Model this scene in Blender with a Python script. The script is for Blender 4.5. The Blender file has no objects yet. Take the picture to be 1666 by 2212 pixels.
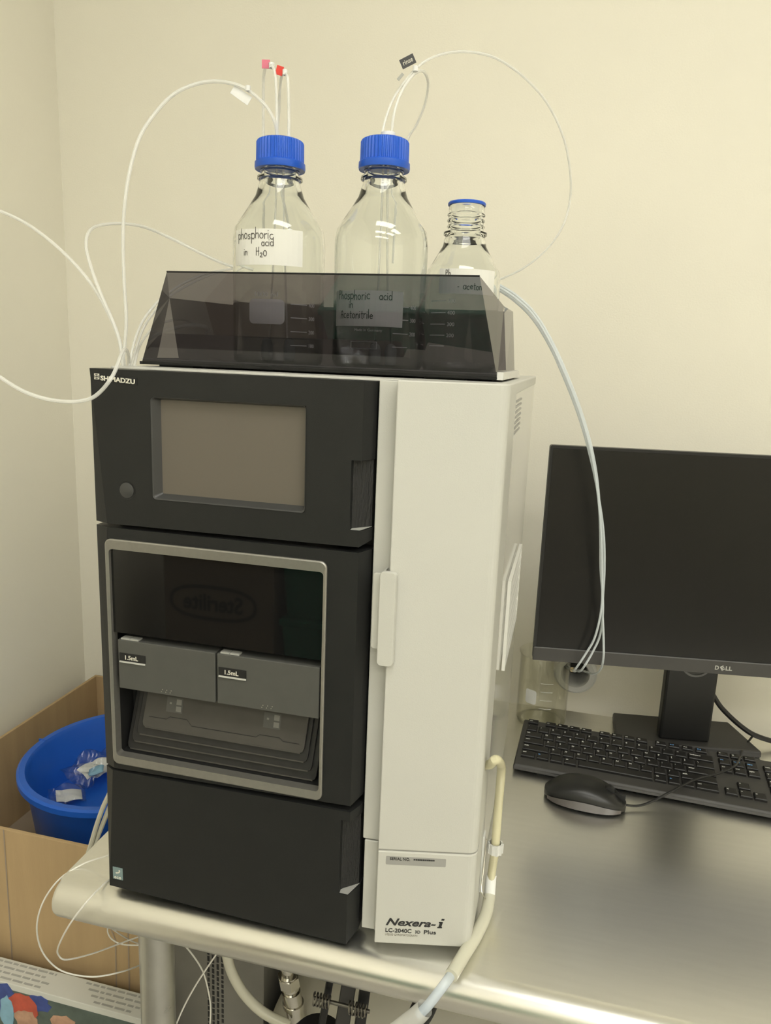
import bpy, bmesh, math, random
from mathutils import Vector, Matrix
random.seed(7)
C = bpy.context.scene.collection
SC = bpy.context.scene

# ------------------------------------------------------------------ camera
CAM = Vector((0.4627, -0.6477, 0.6098))
cd = bpy.data.cameras.new('camera'); cam = bpy.data.objects.new('camera', cd); C.objects.link(cam)
cr = Vector((0.96962, 0.24155, 0.03869)); cdn = Vector((0.08630, -0.18977, -0.97803)); cf = Vector((-0.22890, 0.95165, -0.20485))
cam.matrix_world = Matrix(((cr.x, -cdn.x, -cf.x, CAM.x), (cr.y, -cdn.y, -cf.y, CAM.y), (cr.z, -cdn.z, -cf.z, CAM.z), (0, 0, 0, 1)))
cd.sensor_fit = 'VERTICAL'; cd.sensor_height = 36.0; cd.lens = 36.0 * 1607.2 / 2212.0
cd.clip_start = 0.02
SC.camera = cam

# ------------------------------------------------------------------ world, exposure
w = bpy.data.worlds.new('world'); SC.world = w; w.use_nodes = True
w.node_tree.nodes['Background'].inputs[0].default_value = (0.9, 0.86, 0.74, 1)
w.node_tree.nodes['Background'].inputs[1].default_value = 0.05
SC.view_settings.view_transform = 'Standard'; SC.view_settings.look = 'None'
SC.view_settings.gamma = 1.0; SC.view_settings.use_curve_mapping = False
SC.view_settings.exposure = 0.0
LAMP = 8.1            # emission of the ceiling panels
LAMP_COL = (1.0, 0.99, 0.92)
SC.cycles.max_bounces = 9; SC.cycles.transmission_bounces = 9; SC.cycles.transparent_max_bounces = 12
SC.cycles.use_adaptive_sampling = True; SC.cycles.adaptive_threshold = 0.03
SC.cycles.glossy_bounces = 4; SC.cycles.diffuse_bounces = 3

# ------------------------------------------------------------------ materials
MATS = {}
def mat(name, col, rough=0.5, metal=0.0, spec=0.5, noise=0.0, nscale=40.0, bump=0.0, bscale=200.0, stretch=None, emit=0.0, coat=0.0, trans=0.0, ior=1.45, alpha=1.0, aniso=0.0, rvar=0.0):
    m = bpy.data.materials.new(name); m.use_nodes = True
    nt = m.node_tree; b = nt.nodes['Principled BSDF']
    b.inputs['Base Color'].default_value = (*col, 1); b.inputs['Roughness'].default_value = rough
    b.inputs['Metallic'].default_value = metal; b.inputs['Specular IOR Level'].default_value = spec
    b.inputs['Coat Weight'].default_value = coat; b.inputs['Transmission Weight'].default_value = trans; b.inputs['IOR'].default_value = ior
    b.inputs['Alpha'].default_value = alpha
    b.inputs['Anisotropic'].default_value = aniso
    if emit:
        b.inputs['Emission Color'].default_value = (*col, 1); b.inputs['Emission Strength'].default_value = emit
    tc = nt.nodes.new('ShaderNodeTexCoord'); mp = nt.nodes.new('ShaderNodeMapping')
    nt.links.new(tc.outputs['Object'], mp.inputs['Vector'])
    if stretch: mp.inputs['Scale'].default_value = stretch
    if noise or rvar:
        n = nt.nodes.new('ShaderNodeTexNoise'); n.inputs['Scale'].default_value = nscale; n.inputs['Detail'].default_value = 5
        nt.links.new(mp.outputs['Vector'], n.inputs['Vector'])
        if noise:
            r = nt.nodes.new('ShaderNodeValToRGB')
            r.color_ramp.elements[0].position = 0.3; r.color_ramp.elements[1].position = 0.7
            r.color_ramp.elements[0].color = (*[max(0, c * (1 - noise)) for c in col], 1)
            r.color_ramp.elements[1].color = (*[min(1, c * (1 + noise)) for c in col], 1)
            nt.links.new(n.outputs['Fac'], r.inputs['Fac']); nt.links.new(r.outputs['Color'], b.inputs['Base Color'])
        if rvar:
            mr = nt.nodes.new('ShaderNodeMapRange'); mr.inputs['To Min'].default_value = max(0.02, rough - rvar); mr.inputs['To Max'].default_value = rough + rvar
            mr.inputs['From Min'].default_value = 0.3; mr.inputs['From Max'].default_value = 0.7
            nt.links.new(n.outputs['Fac'], mr.inputs['Value']); nt.links.new(mr.outputs['Result'], b.inputs['Roughness'])
    if bump:
        n2 = nt.nodes.new('ShaderNodeTexNoise'); n2.inputs['Scale'].default_value = bscale; n2.inputs['Detail'].default_value = 4
        nt.links.new(mp.outputs['Vector'], n2.inputs['Vector'])
        bp = nt.nodes.new('ShaderNodeBump'); bp.inputs['Strength'].default_value = bump; bp.inputs['Distance'].default_value = 0.002
        nt.links.new(n2.outputs['Fac'], bp.inputs['Height']); nt.links.new(bp.outputs['Normal'], b.inputs['Normal'])
    MATS[name] = m
    return m

def clear_sheet(name, tint, rough=0.03, ior=1.49):
    # thin see-through sheet: tinted straight-through light plus a Fresnel mirror
    m = bpy.data.materials.new(name); m.use_nodes = True; nt = m.node_tree
    for n in list(nt.nodes): nt.nodes.remove(n)
    out = nt.nodes.new('ShaderNodeOutputMaterial'); mix = nt.nodes.new('ShaderNodeMixShader')
    tr = nt.nodes.new('ShaderNodeBsdfTransparent'); gl = nt.nodes.new('ShaderNodeBsdfGlossy'); fr = nt.nodes.new('ShaderNodeFresnel')
    tr.inputs['Color'].default_value = (*tint, 1); gl.inputs['Roughness'].default_value = rough; fr.inputs['IOR'].default_value = ior
    geo = nt.nodes.new('ShaderNodeNewGeometry'); mx = nt.nodes.new('ShaderNodeMix')   # a sheet reflects alike from both sides
    mx.inputs[2].default_value = ior; mx.inputs[3].default_value = 1 / ior
    nt.links.new(geo.outputs['Backfacing'], mx.inputs[0]); nt.links.new(mx.outputs[0], fr.inputs['IOR'])
    nt.links.new(fr.outputs[0], mix.inputs[0]); nt.links.new(tr.outputs[0], mix.inputs[1]); nt.links.new(gl.outputs[0], mix.inputs[2])
    nt.links.new(mix.outputs[0], out.inputs['Surface'])
    MATS[name] = m
    return m

def milky(name, col, alpha, rough=0.25):
    # translucent tubing: partly see-through, partly a pale diffuse body
    m = bpy.data.materials.new(name); m.use_nodes = True; nt = m.node_tree
    b = nt.nodes['Principled BSDF']; out = nt.nodes['Material Output']
    b.inputs['Base Color'].default_value = (*col, 1); b.inputs['Roughness'].default_value = rough
    mix = nt.nodes.new('ShaderNodeMixShader'); tr = nt.nodes.new('ShaderNodeBsdfTransparent')
    mix.inputs[0].default_value = alpha
    nt.links.new(tr.outputs[0], mix.inputs[1]); nt.links.new(b.outputs[0], mix.inputs[2]); nt.links.new(mix.outputs[0], out.inputs['Surface'])
    MATS[name] = m
    return m

mat('wall_paint', (0.91, 0.872, 0.745), 0.85, spec=0.25, noise=0.02, nscale=3.0, bump=0.12, bscale=350)
mat('ceiling_tile', (0.90, 0.89, 0.85), 0.9, noise=0.05, nscale=120, bump=0.3, bscale=300)
mat('floor_vinyl', (0.42, 0.40, 0.36), 0.45, noise=0.12, nscale=60)
mat('lamp_frame', (0.8, 0.8, 0.78), 0.4)
mat('lamp_diffuser', LAMP_COL, 0.6, emit=LAMP)
mat('white_enamel', (0.60, 0.595, 0.54), 0.42, noise=0.015, nscale=8, bump=0.08, bscale=900)
mat('white_gloss', (0.80, 0.79, 0.73), 0.2, noise=0.01)
mat('side_panel', (0.60, 0.595, 0.54), 0.10, spec=0.6, noise=0.015, nscale=6)
mat('black_panel', (0.020, 0.0205, 0.020), 0.38, spec=0.28, noise=0.05, nscale=30, bump=0.15, bscale=1500)
mat('black_deep', (0.012, 0.012, 0.012), 0.6, noise=0.1)
mat('black_grip', (0.02, 0.02, 0.02), 0.5, bump=0.9, bscale=500, stretch=(1, 1, 0.25))
mat('black_glass', (0.008, 0.008, 0.008), 0.03, spec=0.6, noise=0.01)
mat('screen_off', (0.135, 0.118, 0.095), 0.30, spec=0.5, noise=0.02, nscale=5)
mat('screen_bezel', (0.05, 0.05, 0.049), 0.35, noise=0.05)
mat('silver_trim', (0.33, 0.32, 0.29), 0.38, metal=0.7, noise=0.04, nscale=200)
mat('rack_grey', (0.085, 0.085, 0.077), 0.5, noise=0.04, nscale=60)
mat('shelf_black', (0.022, 0.0215, 0.021), 0.38, noise=0.15, nscale=80)
mat('shelf_brown', (0.060, 0.056, 0.048), 0.55, noise=0.06, nscale=50)
mat('print_cream', (0.80, 0.77, 0.66), 0.5, noise=0.02)
mat('legend_white', (0.66, 0.66, 0.62), 0.5, noise=0.02)
mat('dark_steel', (0.22, 0.21, 0.19), 0.3, metal=1.0, noise=0.05)
mat('sticker_print', (0.20, 0.195, 0.175), 0.6, noise=0.05)
mat('print_soft', (0.40, 0.40, 0.37), 0.6, noise=0.05)
mat('print_grey', (0.42, 0.42, 0.38), 0.5, noise=0.03)
mat('print_black', (0.03, 0.03, 0.03), 0.5, noise=0.05)
mat('print_dim', (0.32, 0.30, 0.25), 0.6, noise=0.05)
mat('serial_grey', (0.36, 0.355, 0.33), 0.35, noise=0.03)
mat('eco_teal', (0.22, 0.30, 0.30), 0.4, noise=0.05)
mat('key_blue', (0.16, 0.40, 0.78), 0.5, noise=0.03)
mat('paper', (0.87, 0.86, 0.79), 0.8, noise=0.02, nscale=25)
mat('ink', (0.10, 0.09, 0.08), 0.7, noise=0.1)
mat('glass_print', (0.80, 0.80, 0.76), 0.6, noise=0.02)
mat('cap_blue', (0.020, 0.115, 0.62), 0.35, noise=0.03, nscale=60)
mat('bin_blue', (0.020, 0.13, 0.62), 0.30, noise=0.05, nscale=12)
mat('bottle_glass', (0.97, 0.985, 0.97), 0.0, trans=1.0, ior=1.47)
mat('liquid', (0.95, 0.98, 0.96), 0.0, trans=1.0, ior=1.34)
clear_sheet('smoked_acrylic', (0.205, 0.195, 0.215), 0.02, 1.66)
clear_sheet('beaker_glass', (0.975, 0.975, 0.95), 0.02)
clear_sheet('bag_film', (0.90, 0.91, 0.92), 0.12)
milky('tube_clear', (0.95, 0.95, 0.90), 0.48)
milky('tube_faint', (0.92, 0.91, 0.86), 0.36)
milky('tube_blueish', (0.80, 0.86, 0.88), 0.62)
milky('tube_yellow', (0.80, 0.75, 0.50), 0.85)
milky('tube_silicone', (0.74, 0.72, 0.58), 0.85)
milky('tube_water', (0.72, 0.80, 0.88), 0.55, 0.1)
mat('tube_white', (0.80, 0.78, 0.70), 0.35, noise=0.02)
mat('steel', (0.90, 0.89, 0.85), 0.31, metal=1.0, noise=0.015, nscale=14, stretch=(1.0, 10.0, 10.0))
mat('steel_leg', (0.60, 0.60, 0.57), 0.32, metal=1.0, noise=0.06, nscale=40, rvar=0.05)
mat('chrome', (0.66, 0.64, 0.58), 0.15, metal=1.0, noise=0.03)
mat('cardboard', (0.50, 0.355, 0.19), 0.85, noise=0.06, nscale=7, bump=0.1, bscale=90, stretch=(6, 6, 0.6))
mat('cardboard_dark', (0.36, 0.29, 0.22), 0.85, noise=0.08, nscale=9)
mat('carton_grey', (0.22, 0.21, 0.185), 0.85, noise=0.10, nscale=12)  # grey darkened to carry the dimness under the table
mat('carton_white', (0.66, 0.66, 0.60), 0.6, noise=0.03, nscale=20)
mat('print_red', (0.55, 0.10, 0.06), 0.5, noise=0.15, nscale=70)
mat('print_navy', (0.05, 0.08, 0.28), 0.5, noise=0.2, nscale=60)
mat('print_sky', (0.25, 0.45, 0.58), 0.5, noise=0.15, nscale=50)
mat('print_skin', (0.50, 0.30, 0.20), 0.5, noise=0.2, nscale=70)
mat('print_green', (0.10, 0.13, 0.11), 0.5, noise=0.2, nscale=50)
mat('jug_cream', (0.44, 0.42, 0.34), 0.45, noise=0.03, nscale=10)  # cream lowered to hold the shade below the tabletop
mat('monitor_black', (0.012, 0.012, 0.012), 0.42, noise=0.05)
mat('monitor_panel', (0.003, 0.003, 0.003), 0.24, spec=0.5, noise=0.02, nscale=3)
mat('bezel_line', (0.12, 0.12, 0.12), 0.3, noise=0.02)
mat('key_black', (0.013, 0.0125, 0.012), 0.40, spec=0.4, noise=0.06, nscale=90)
mat('kb_body', (0.045, 0.043, 0.040), 0.45, noise=0.05, nscale=60)
mat('mouse_black', (0.016, 0.016, 0.015), 0.33, noise=0.05)
mat('mouse_side', (0.07, 0.06, 0.055), 0.18, spec=0.8, noise=0.03)
mat('cable_black', (0.012, 0.012, 0.012), 0.4, noise=0.05)
mat('tag_pink', (0.75, 0.20, 0.28), 0.6, noise=0.03)
mat('tag_red', (0.75, 0.06, 0.04), 0.6, noise=0.03)
mat('tag_white', (0.86, 0.86, 0.83), 0.6, noise=0.02)
mat('tag_black', (0.05, 0.05, 0.05), 0.5, noise=0.05)
mat('ring_white', (0.62, 0.62, 0.60), 0.4, noise=0.03)
mat('ring_dark', (0.06, 0.06, 0.055), 0.5, noise=0.1)
mat('brass', (0.60, 0.50, 0.28), 0.3, metal=0.6, noise=0.05)
mat('bin_green', (0.02, 0.26, 0.17), 0.4, noise=0.05, nscale=20)
mat('clip_clear', (0.70, 0.70, 0.66), 0.2, noise=0.02)

# ------------------------------------------------------------------ mesh helpers
class MB:
    def __init__(s): s.v = []; s.f = []
    def add(s, vs, fs):
        o = len(s.v); s.v += [tuple(v) for v in vs]; s.f += [tuple(i + o for i in f) for f in fs]; return s
    def box(s, x0, x1, y0, y1, z0, z1):
        return s.add([(x0, y0, z0), (x1, y0, z0), (x1, y1, z0), (x0, y1, z0), (x0, y0, z1), (x1, y0, z1), (x1, y1, z1), (x0, y1, z1)],
                     [(0, 3, 2, 1), (4, 5, 6, 7), (0, 1, 5, 4), (1, 2, 6, 5), (2, 3, 7, 6), (3, 0, 4, 7)])
    def loft(s, rings, cap=True, closed=True):
        n = len(rings[0]); vs = [p for r in rings for p in r]; fs = []
        for k in range(len(rings) - 1):
            for i in range(n if closed else n - 1):
                j = (i + 1) % n
                fs.append((k * n + i, k * n + j, (k + 1) * n + j, (k + 1) * n + i))
        if cap:
            fs.append(tuple(range(n - 1, -1, -1))); fs.append(tuple((len(rings) - 1) * n + i for i in range(n)))
        return s.add(vs, fs)
    def prism_z(s, poly, z0, z1):
        return s.loft([[(x, y, z0) for x, y in poly], [(x, y, z1) for x, y in poly]])
    def prism_x(s, poly, x0, x1):           # poly in (y, z)
        return s.loft([[(x0, y, z) for y, z in poly], [(x1, y, z) for y, z in poly]])
    def prism_y(s, poly, y0, y1):           # poly in (x, z)
        return s.loft([[(x, y0, z) for x, z in poly], [(x, y1, z) for x, z in poly]])
    def lathe(s, prof, n=48, c=(0, 0, 0), closed=False):
        rings = []
        for r, z in prof:
            rings.append([(c[0] + r * math.cos(2 * math.pi * i / n), c[1] + r * math.sin(2 * math.pi * i / n), c[2] + z) for i in range(n)])
        if closed: rings.append(rings[0])
        return s.loft(rings, cap=not closed)
    def tube(s, pts, r, n=10, cap=True, sub=6):
        pts = smooth(pts, sub) if sub else [Vector(p) for p in pts]
        rings = []; up = None
        for i, p in enumerate(pts):
            t = (pts[min(i + 1, len(pts) - 1)] - pts[max(i - 1, 0)]).normalized()
            if up is None:
                up = Vector((0, 0, 1)) if abs(t.z) < 0.9 else Vector((1, 0, 0))
            a = up.cross(t).normalized(); up = t.cross(a).normalized()
            rr = r(i / (len(pts) - 1)) if callable(r) else r
            rings.append([tuple(p + (a * math.cos(2 * math.pi * k / n) + up * math.sin(2 * math.pi * k / n)) * rr) for k in range(n)])
        return s.loft(rings, cap=cap)
    def cyl(s, a, b, r, n=24, r2=None):
        a = Vector(a); b = Vector(b)
        return s.tube([a, b], (lambda t: r + ((r2 if r2 is not None else r) - r) * t), n=n, sub=0)

def smooth(pts, sub):
    P = [Vector(p) for p in pts]; out = []
    for i in range(len(P) - 1):
        p0 = P[max(i - 1, 0)]; p1 = P[i]; p2 = P[i + 1]; p3 = P[min(i + 2, len(P) - 1)]
        for k in range(sub):
            t = k / sub
            out.append(0.5 * ((2 * p1) + (p2 - p0) * t + (2 * p0 - 5 * p1 + 4 * p2 - p3) * t * t + (3 * p1 - p0 - 3 * p2 + p3) * t ** 3))
    out.append(P[-1])
    return out

def rrect(x0, x1, z0, z1, r, n=5):
    pts = []
    for cx, cz, a0 in ((x1 - r, z1 - r, 0), (x0 + r, z1 - r, 90), (x0 + r, z0 + r, 180), (x1 - r, z0 + r, 270)):
        for k in range(n + 1):
            a = math.radians(a0 + 90 * k / n); pts.append((cx + r * math.cos(a), cz + r * math.sin(a)))
    return pts

def obj(name, mb, material, parent=None, flat=None, bevel=0.0, bseg=2, shade=False, local=False, fix=True):
    if isinstance(mb, MB):
        me = bpy.data.meshes.new(name); me.from_pydata(mb.v, [], mb.f); me.update()
        if fix:
            bm = bmesh.new(); bm.from_mesh(me); bmesh.ops.recalc_face_normals(bm, faces=bm.faces); bm.to_mesh(me); bm.free()
    else:
        me = mb
    o = bpy.data.objects.new(name, me); C.objects.link(o)
    if material: me.materials.clear(); me.materials.append(MATS[material])
    if shade:
        me.polygons.foreach_set('use_smooth', [True] * len(me.polygons))
        try: me.set_sharp_from_angle(angle=math.radians(35))
        except Exception: pass
    if bevel:
        b = o.modifiers.new('bevel', 'BEVEL'); b.width = bevel; b.segments = bseg; b.limit_method = 'ANGLE'; b.angle_limit = math.radians(40)
        b.harden_normals = False
    if parent is not None:
        o.parent = parent
        if not local and parent.type == 'EMPTY':
            o.matrix_parent_inverse = Matrix.Translation(-parent.location) if not any(parent.rotation_euler) else Matrix.Identity(4)
    return o

def tag(o, label=None, cat=None, group=None, kind=None):
    if label: o['label'] = label
    if cat: o['category'] = cat
    if group: o['group'] = group
    if kind: o['kind'] = kind
    return o

def thing(name, loc, label, cat, group=None, rz=0.0):
    o = bpy.data.objects.new(name, None); C.objects.link(o); o.location = loc; o.rotation_euler = (0, 0, rz); o.empty_display_size = 0.02
    return tag(o, label, cat, group)

def text_mesh(s, size, align='LEFT', shear=0.0, sx=1.0, extr=0.00015, bold=0.0):
    cu = bpy.data.curves.new('t', 'FONT'); cu.body = s; cu.size = size; cu.align_x = align; cu.shear = shear; cu.extrude = extr; cu.resolution_u = 3
    cu.offset = bold
    t = bpy.data.objects.new('t', cu); C.objects.link(t)
    bpy.context.view_layer.update()
    me = bpy.data.meshes.new_from_object(t.evaluated_get(bpy.context.evaluated_depsgraph_get()))
    bpy.data.objects.remove(t); bpy.data.curves.remove(cu)
    if sx != 1.0:
        for v in me.vertices: v.co.x *= sx
    return me

def place(me, origin, ux, uz):
    # move a flat text mesh so that its x runs along ux and its y along uz
    ux = Vector(ux).normalized(); uz = Vector(uz).normalized(); n = ux.cross(uz); o = Vector(origin)
    for v in me.vertices:
        c = v.co.copy(); v.co = o + ux * c.x + uz * c.y + n * c.z
    return me

def fit_width(me, width):
    xs = [v.co.x for v in me.vertices]; k = width / (max(xs) - min(xs)); x0 = min(xs)
    for v in me.vertices: v.co.x = (v.co.x - x0) * k
    return me

# handwriting: each letter is a few pen strokes on a unit grid
def _arc(cx, cy, rx, ry, a0, a1, n=8):
    return [(cx + rx * math.cos(math.radians(a0 + (a1 - a0) * k / n)), cy + ry * math.sin(math.radians(a0 + (a1 - a0) * k / n))) for k in range(n + 1)]
PEN = {
    'p': ([[(0, .5), (0, -.4)], _arc(.17, .25, .18, .25, 150, -150)], .42),
    'h': ([[(0, 1), (0.01, 0)], [(0, .3), (.12, .48), (.25, .45), (.29, .3), (.29, 0)]], .40),
    'o': ([_arc(.18, .25, .18, .25, 90, 450, 12)], .44),
    's': ([[(.29, .43), (.17, .5), (.04, .42), (.08, .29), (.22, .22), (.28, .1), (.15, 0), (0, .06)]], .38),
    'r': ([[(0, .5), (0, 0)], [(0, .32), (.1, .46), (.24, .48)]], .32),
    'i': ([[(0, .48), (0, 0)], [(0, .68), (.02, .72)]], .16),
    'c': ([_arc(.19, .25, .19, .25, 50, 310)], .40),
    'a': ([_arc(.17, .25, .17, .25, 60, 400, 10), [(.34, .5), (.35, 0)]], .45),
    'd': ([_arc(.17, .25, .17, .25, 60, 400, 10), [(.34, 1), (.35, 0)]], .45),
    'n': ([[(0, .5), (0, 0)], [(0, .3), (.12, .48), (.25, .45), (.29, .3), (.29, 0)]], .40),
    'H': ([[(0, .95), (0, 0)], [(.36, 1), (.34, 0)], [(0, .5), (.4, .52)]], .44),
    '2': ([[(0, .28), (.1, .4), (.24, .34), (.22, .15), (.0, -.12), (.3, -.12)]], .34),
    'O': ([_arc(.22, .35, .22, .35, 90, 450, 12)], .5),
    'P': ([[(0, .95), (0, 0)], [(0, .93), (.25, .9), (.3, .68), (.2, .52), (0, .48)]], .42),
    'A': ([[(0, 0), (.08, .75), (.2, .92), (.33, .75), (.36, 0)], [(.03, .42), (.35, .44)]], .46),
    'e': ([[(.02, .26), (.32, .28), (.3, .42), (.17, .5), (.04, .4), (.0, .2), (.12, .0), (.32, .07)]], .42),
    't': ([[(.12, .85), (.13, .05), (.22, 0)], [(0, .55), (.28, .58)]], .32),
    'l': ([[(0, 1), (0, 0)]], .14),
    '-': ([[(0, .25), (.18, .26)]], .28),
    ' ': ([], .40),
}
def pen_strokes(s, x, y, h, wpen):
    # ribbons (lists of quads) in flat u,v
    rng = random.Random(s); quads = []
    for ch in s:
        st, adv = PEN[ch]
        jy = rng.uniform(-.05, .05); js = rng.uniform(.92, 1.08)
        for ln in st:
            P = [(x + a * h * js, y + (b * js + jy) * h) for a, b in ln]
            for i in range(len(P) - 1):
                (x0, y0), (x1, y1) = P[i], P[i + 1]; d = math.hypot(x1 - x0, y1 - y0) or 1
                nx, ny = -(y1 - y0) / d * wpen / 2, (x1 - x0) / d * wpen / 2
                ex, ey = (x1 - x0) / d * wpen * .3, (y1 - y0) / d * wpen * .3
                quads.append([(x0 + nx - ex, y0 + ny - ey), (x0 - nx - ex, y0 - ny - ey), (x1 - nx + ex, y1 - ny + ey), (x1 + nx + ex, y1 + ny + ey)])
        x += adv * h * 1.12
    return quads

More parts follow.
